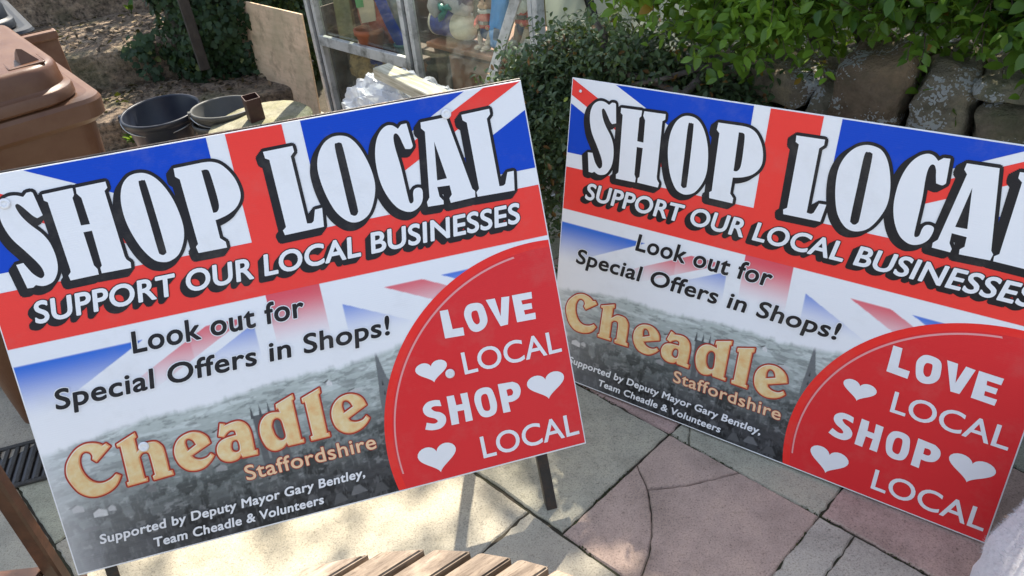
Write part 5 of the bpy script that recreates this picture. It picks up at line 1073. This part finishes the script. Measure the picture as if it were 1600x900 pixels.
add_box(bm, (0, 0, 0), (.055, .05, d.length), Matrix.Translation((a + b) / 2) @ d.to_track_quat('Z', 'Y').to_matrix().to_4x4(), .004, 2); ob = link('timber_post', bm_mesh('timber_post', bm), simple('dark_rotten_timber', (.045, .035, .026), .9, .4, 15, .4)); tag(ob, 'dark old timber post leaning in front of the ivy', 'post')

# leaf litter on the steps, and a few weeds
n = 1700; xs = rng.uniform(-1.5, 1.1, n); lv = rng.choice(3, n, p=[.45, .40, .15]); ys = np.where(lv == 0, .03 + .57 * rng.random(n) ** .6, np.where(lv == 1, .62 + .95 * rng.random(n), 1.7 + rng.random(n))); zs = np.where(lv == 0, .178, np.where(lv == 1, .408, .63)) + rng.uniform(0, .02, n)
PL_ = [tuple(SM @ Vector((x, y, z))) for x, y, z in zip(xs, ys, zs)]
M_LITTER = leaf_mat('dead_leaf', (.035, .022, .014), (.13, .085, .05), .8, .1, (.30, .22, .10))
me = leaf_mesh('fallen_leaves', PL_, rng.normal(0, 1, (n, 3)) * [1, 1, .25], rng.normal(0, .35, (n, 3)) + [0, 0, 1], rng.uniform(.022, .055, n), rng.uniform(.012, .03, n), np.clip(rng.normal(.35, .3, n), 0, 1))
tag(link('fallen_leaves', me, M_LITTER), kind='stuff', label='brown dead leaves and litter lying on the stone steps')
M_WEED = leaf_mat('weed_leaf', (.03, .085, .012), (.09, .20, .03), .4, .35)
def weed(p, n, L, label):
    p = np.array(p); a = rng.uniform(0, 6.28, n); D = np.stack([np.cos(a), np.sin(a), rng.uniform(.3, 1.3, n)], 1); st = p + D * L * .35
    w = empty('weed', Matrix.Translation(p), label, 'weed', None); o = link('foliage', leaf_mesh('foliage', st, D, np.stack([-np.cos(a) * .4, -np.sin(a) * .4, np.ones(n)], 1), rng.uniform(.6, 1.1, n) * L, rng.uniform(.3, .5, n) * L, rng.uniform(.2, .9, n)), M_WEED, w); o.matrix_local = w.matrix_world.inverted()
    tw_ = link('stem', twig_mesh('stem', [[p, p + D[i] * L * .2, st[i]] for i in range(n)], .002), M_WEED, w); tw_.matrix_local = w.matrix_world.inverted()
weed(tuple(at_z(212, 222, .04)), 26, .055, 'small green weed growing at the foot of the black bucket'); weed(tuple(at_z(206, 22, .42)), 7, .075, 'bright green seedling on the upper step')

# tall shrubbery added behind the steps to keep the sun off them; crown out of view
M_BACK = leaf_mat('shade_shrub_leaf', (.012, .034, .012), (.045, .10, .025), .4, .25)
bh = empty('shrub', Matrix.Translation((-2.2, 6.6, .4)), 'tall dark shrubbery added behind the stone steps to shade them', 'shrub'); BMi = bh.matrix_world.inverted()
st, di = [], []
for i in range(1500):
    st.append((rng.uniform(-4.6, -.9), rng.uniform(6.1, 7.3), .5 + 2.7 * rng.random())); di.append((rng.normal(0, .6), rng.normal(-.5, .5), rng.normal(.2, .6)))
P, D, N, L, W, T, tw = sprigs(st, di, 6, .035, .105, .045, .02, lambda p: .35 + .4 * mnoise.noise(Vector(p) * 2))
o = link('foliage', leaf_mesh('foliage', P, D, N, L, W, np.clip(T, 0, .92)), M_BACK, bh); o.matrix_local = BMi
for i in range(9):
    x = -4.3 + .4 * i; bm = bmesh.new(); p = Vector((x, 6.6 + rng.normal(0, .2), .2)); pts = [p]
    for j in range(8): p = p + Vector((rng.normal(0, .08), rng.normal(0, .08), .35)); pts.append(p)
    add_tube(bm, pts, [.035 * (1 - .09 * j) for j in range(9)], 8); b_ = link('trunk', bm_mesh('trunk', bm, True), M_BARK, bh); b_.matrix_local = BMi

# a tree standing beyond the greenhouse: out of the picture, its sparse crown dapples the light on the paving
M_TREE = leaf_mat('tree_leaf', (.02, .06, .012), (.09, .19, .03), .45, .35)
tre = empty('tree', Matrix.Translation((3.0, 6.9, 0)), 'broad-leaved tree standing beyond the greenhouse and hedge', 'tree'); TMi = tre.matrix_world.inverted()
st, di = [], []
for i in range(1350):
    d = Vector(rng.normal(0, 1, 3)).normalized() * rng.random() ** .4; p = Vector((2.35 + 1.75 * d.x, 6.3 + 1.6 * d.y, 6.0 + 1.3 * d.z))
    if mnoise.noise(p * 1.6) < -.12: continue
    st.append(tuple(p)); di.append(tuple(rng.normal(0, 1, 3)))
for i in range(170):  # denser cluster added to the crown to shade the pink paving
    st.append((rng.uniform(1.12, 1.8), rng.uniform(5.1, 6.0), rng.uniform(5.6, 6.4))); di.append(tuple(rng.normal(0, 1, 3)))
for i in range(34):
    p = (rng.uniform(.1, .9), rng.uniform(5.2, 6.8), rng.uniform(5.6, 6.5)); st.append(p); di.append((-1, rng.normal(0, .6), rng.normal(0, .4)))
P, D, N, L, W, T, tw = sprigs(st, di, 6, .05, .12, .07, .03, lambda p: .4 + .4 * mnoise.noise(Vector(p)))
o = link('crown', leaf_mesh('crown', P, D, N, L, W, np.clip(T, 0, .95), LTS, LFS), M_TREE, tre); o.matrix_local = TMi
bm = bmesh.new(); add_tube(bm, [(3.0, 6.9, -.1), (2.97, 6.88, 1.5), (3.02, 6.8, 3.2), (2.9, 6.7, 5.2), (2.8, 6.6, 6.6)], [.14, .12, .10, .07, .03], 12); o = link('trunk', bm_mesh('trunk', bm, True), M_BARK, tre); o.matrix_local = TMi
for i in range(12):
    a = rng.uniform(0, 6.28); z0 = rng.uniform(3.6, 5.8); p0 = Vector((2.95, 6.75, z0)); p1 = p0 + Vector((math.cos(a) * .7, math.sin(a) * .6, .5)); p2 = Vector((2.75 + 1.4 * math.cos(a), 6.6 + 1.1 * math.sin(a), rng.uniform(5.4, 6.6)))
    bm = bmesh.new(); add_tube(bm, [p0, p1, p2], [.045, .03, .010], 7); o = link('limb', bm_mesh('limb', bm, True), M_BARK, tre); o.matrix_local = TMi
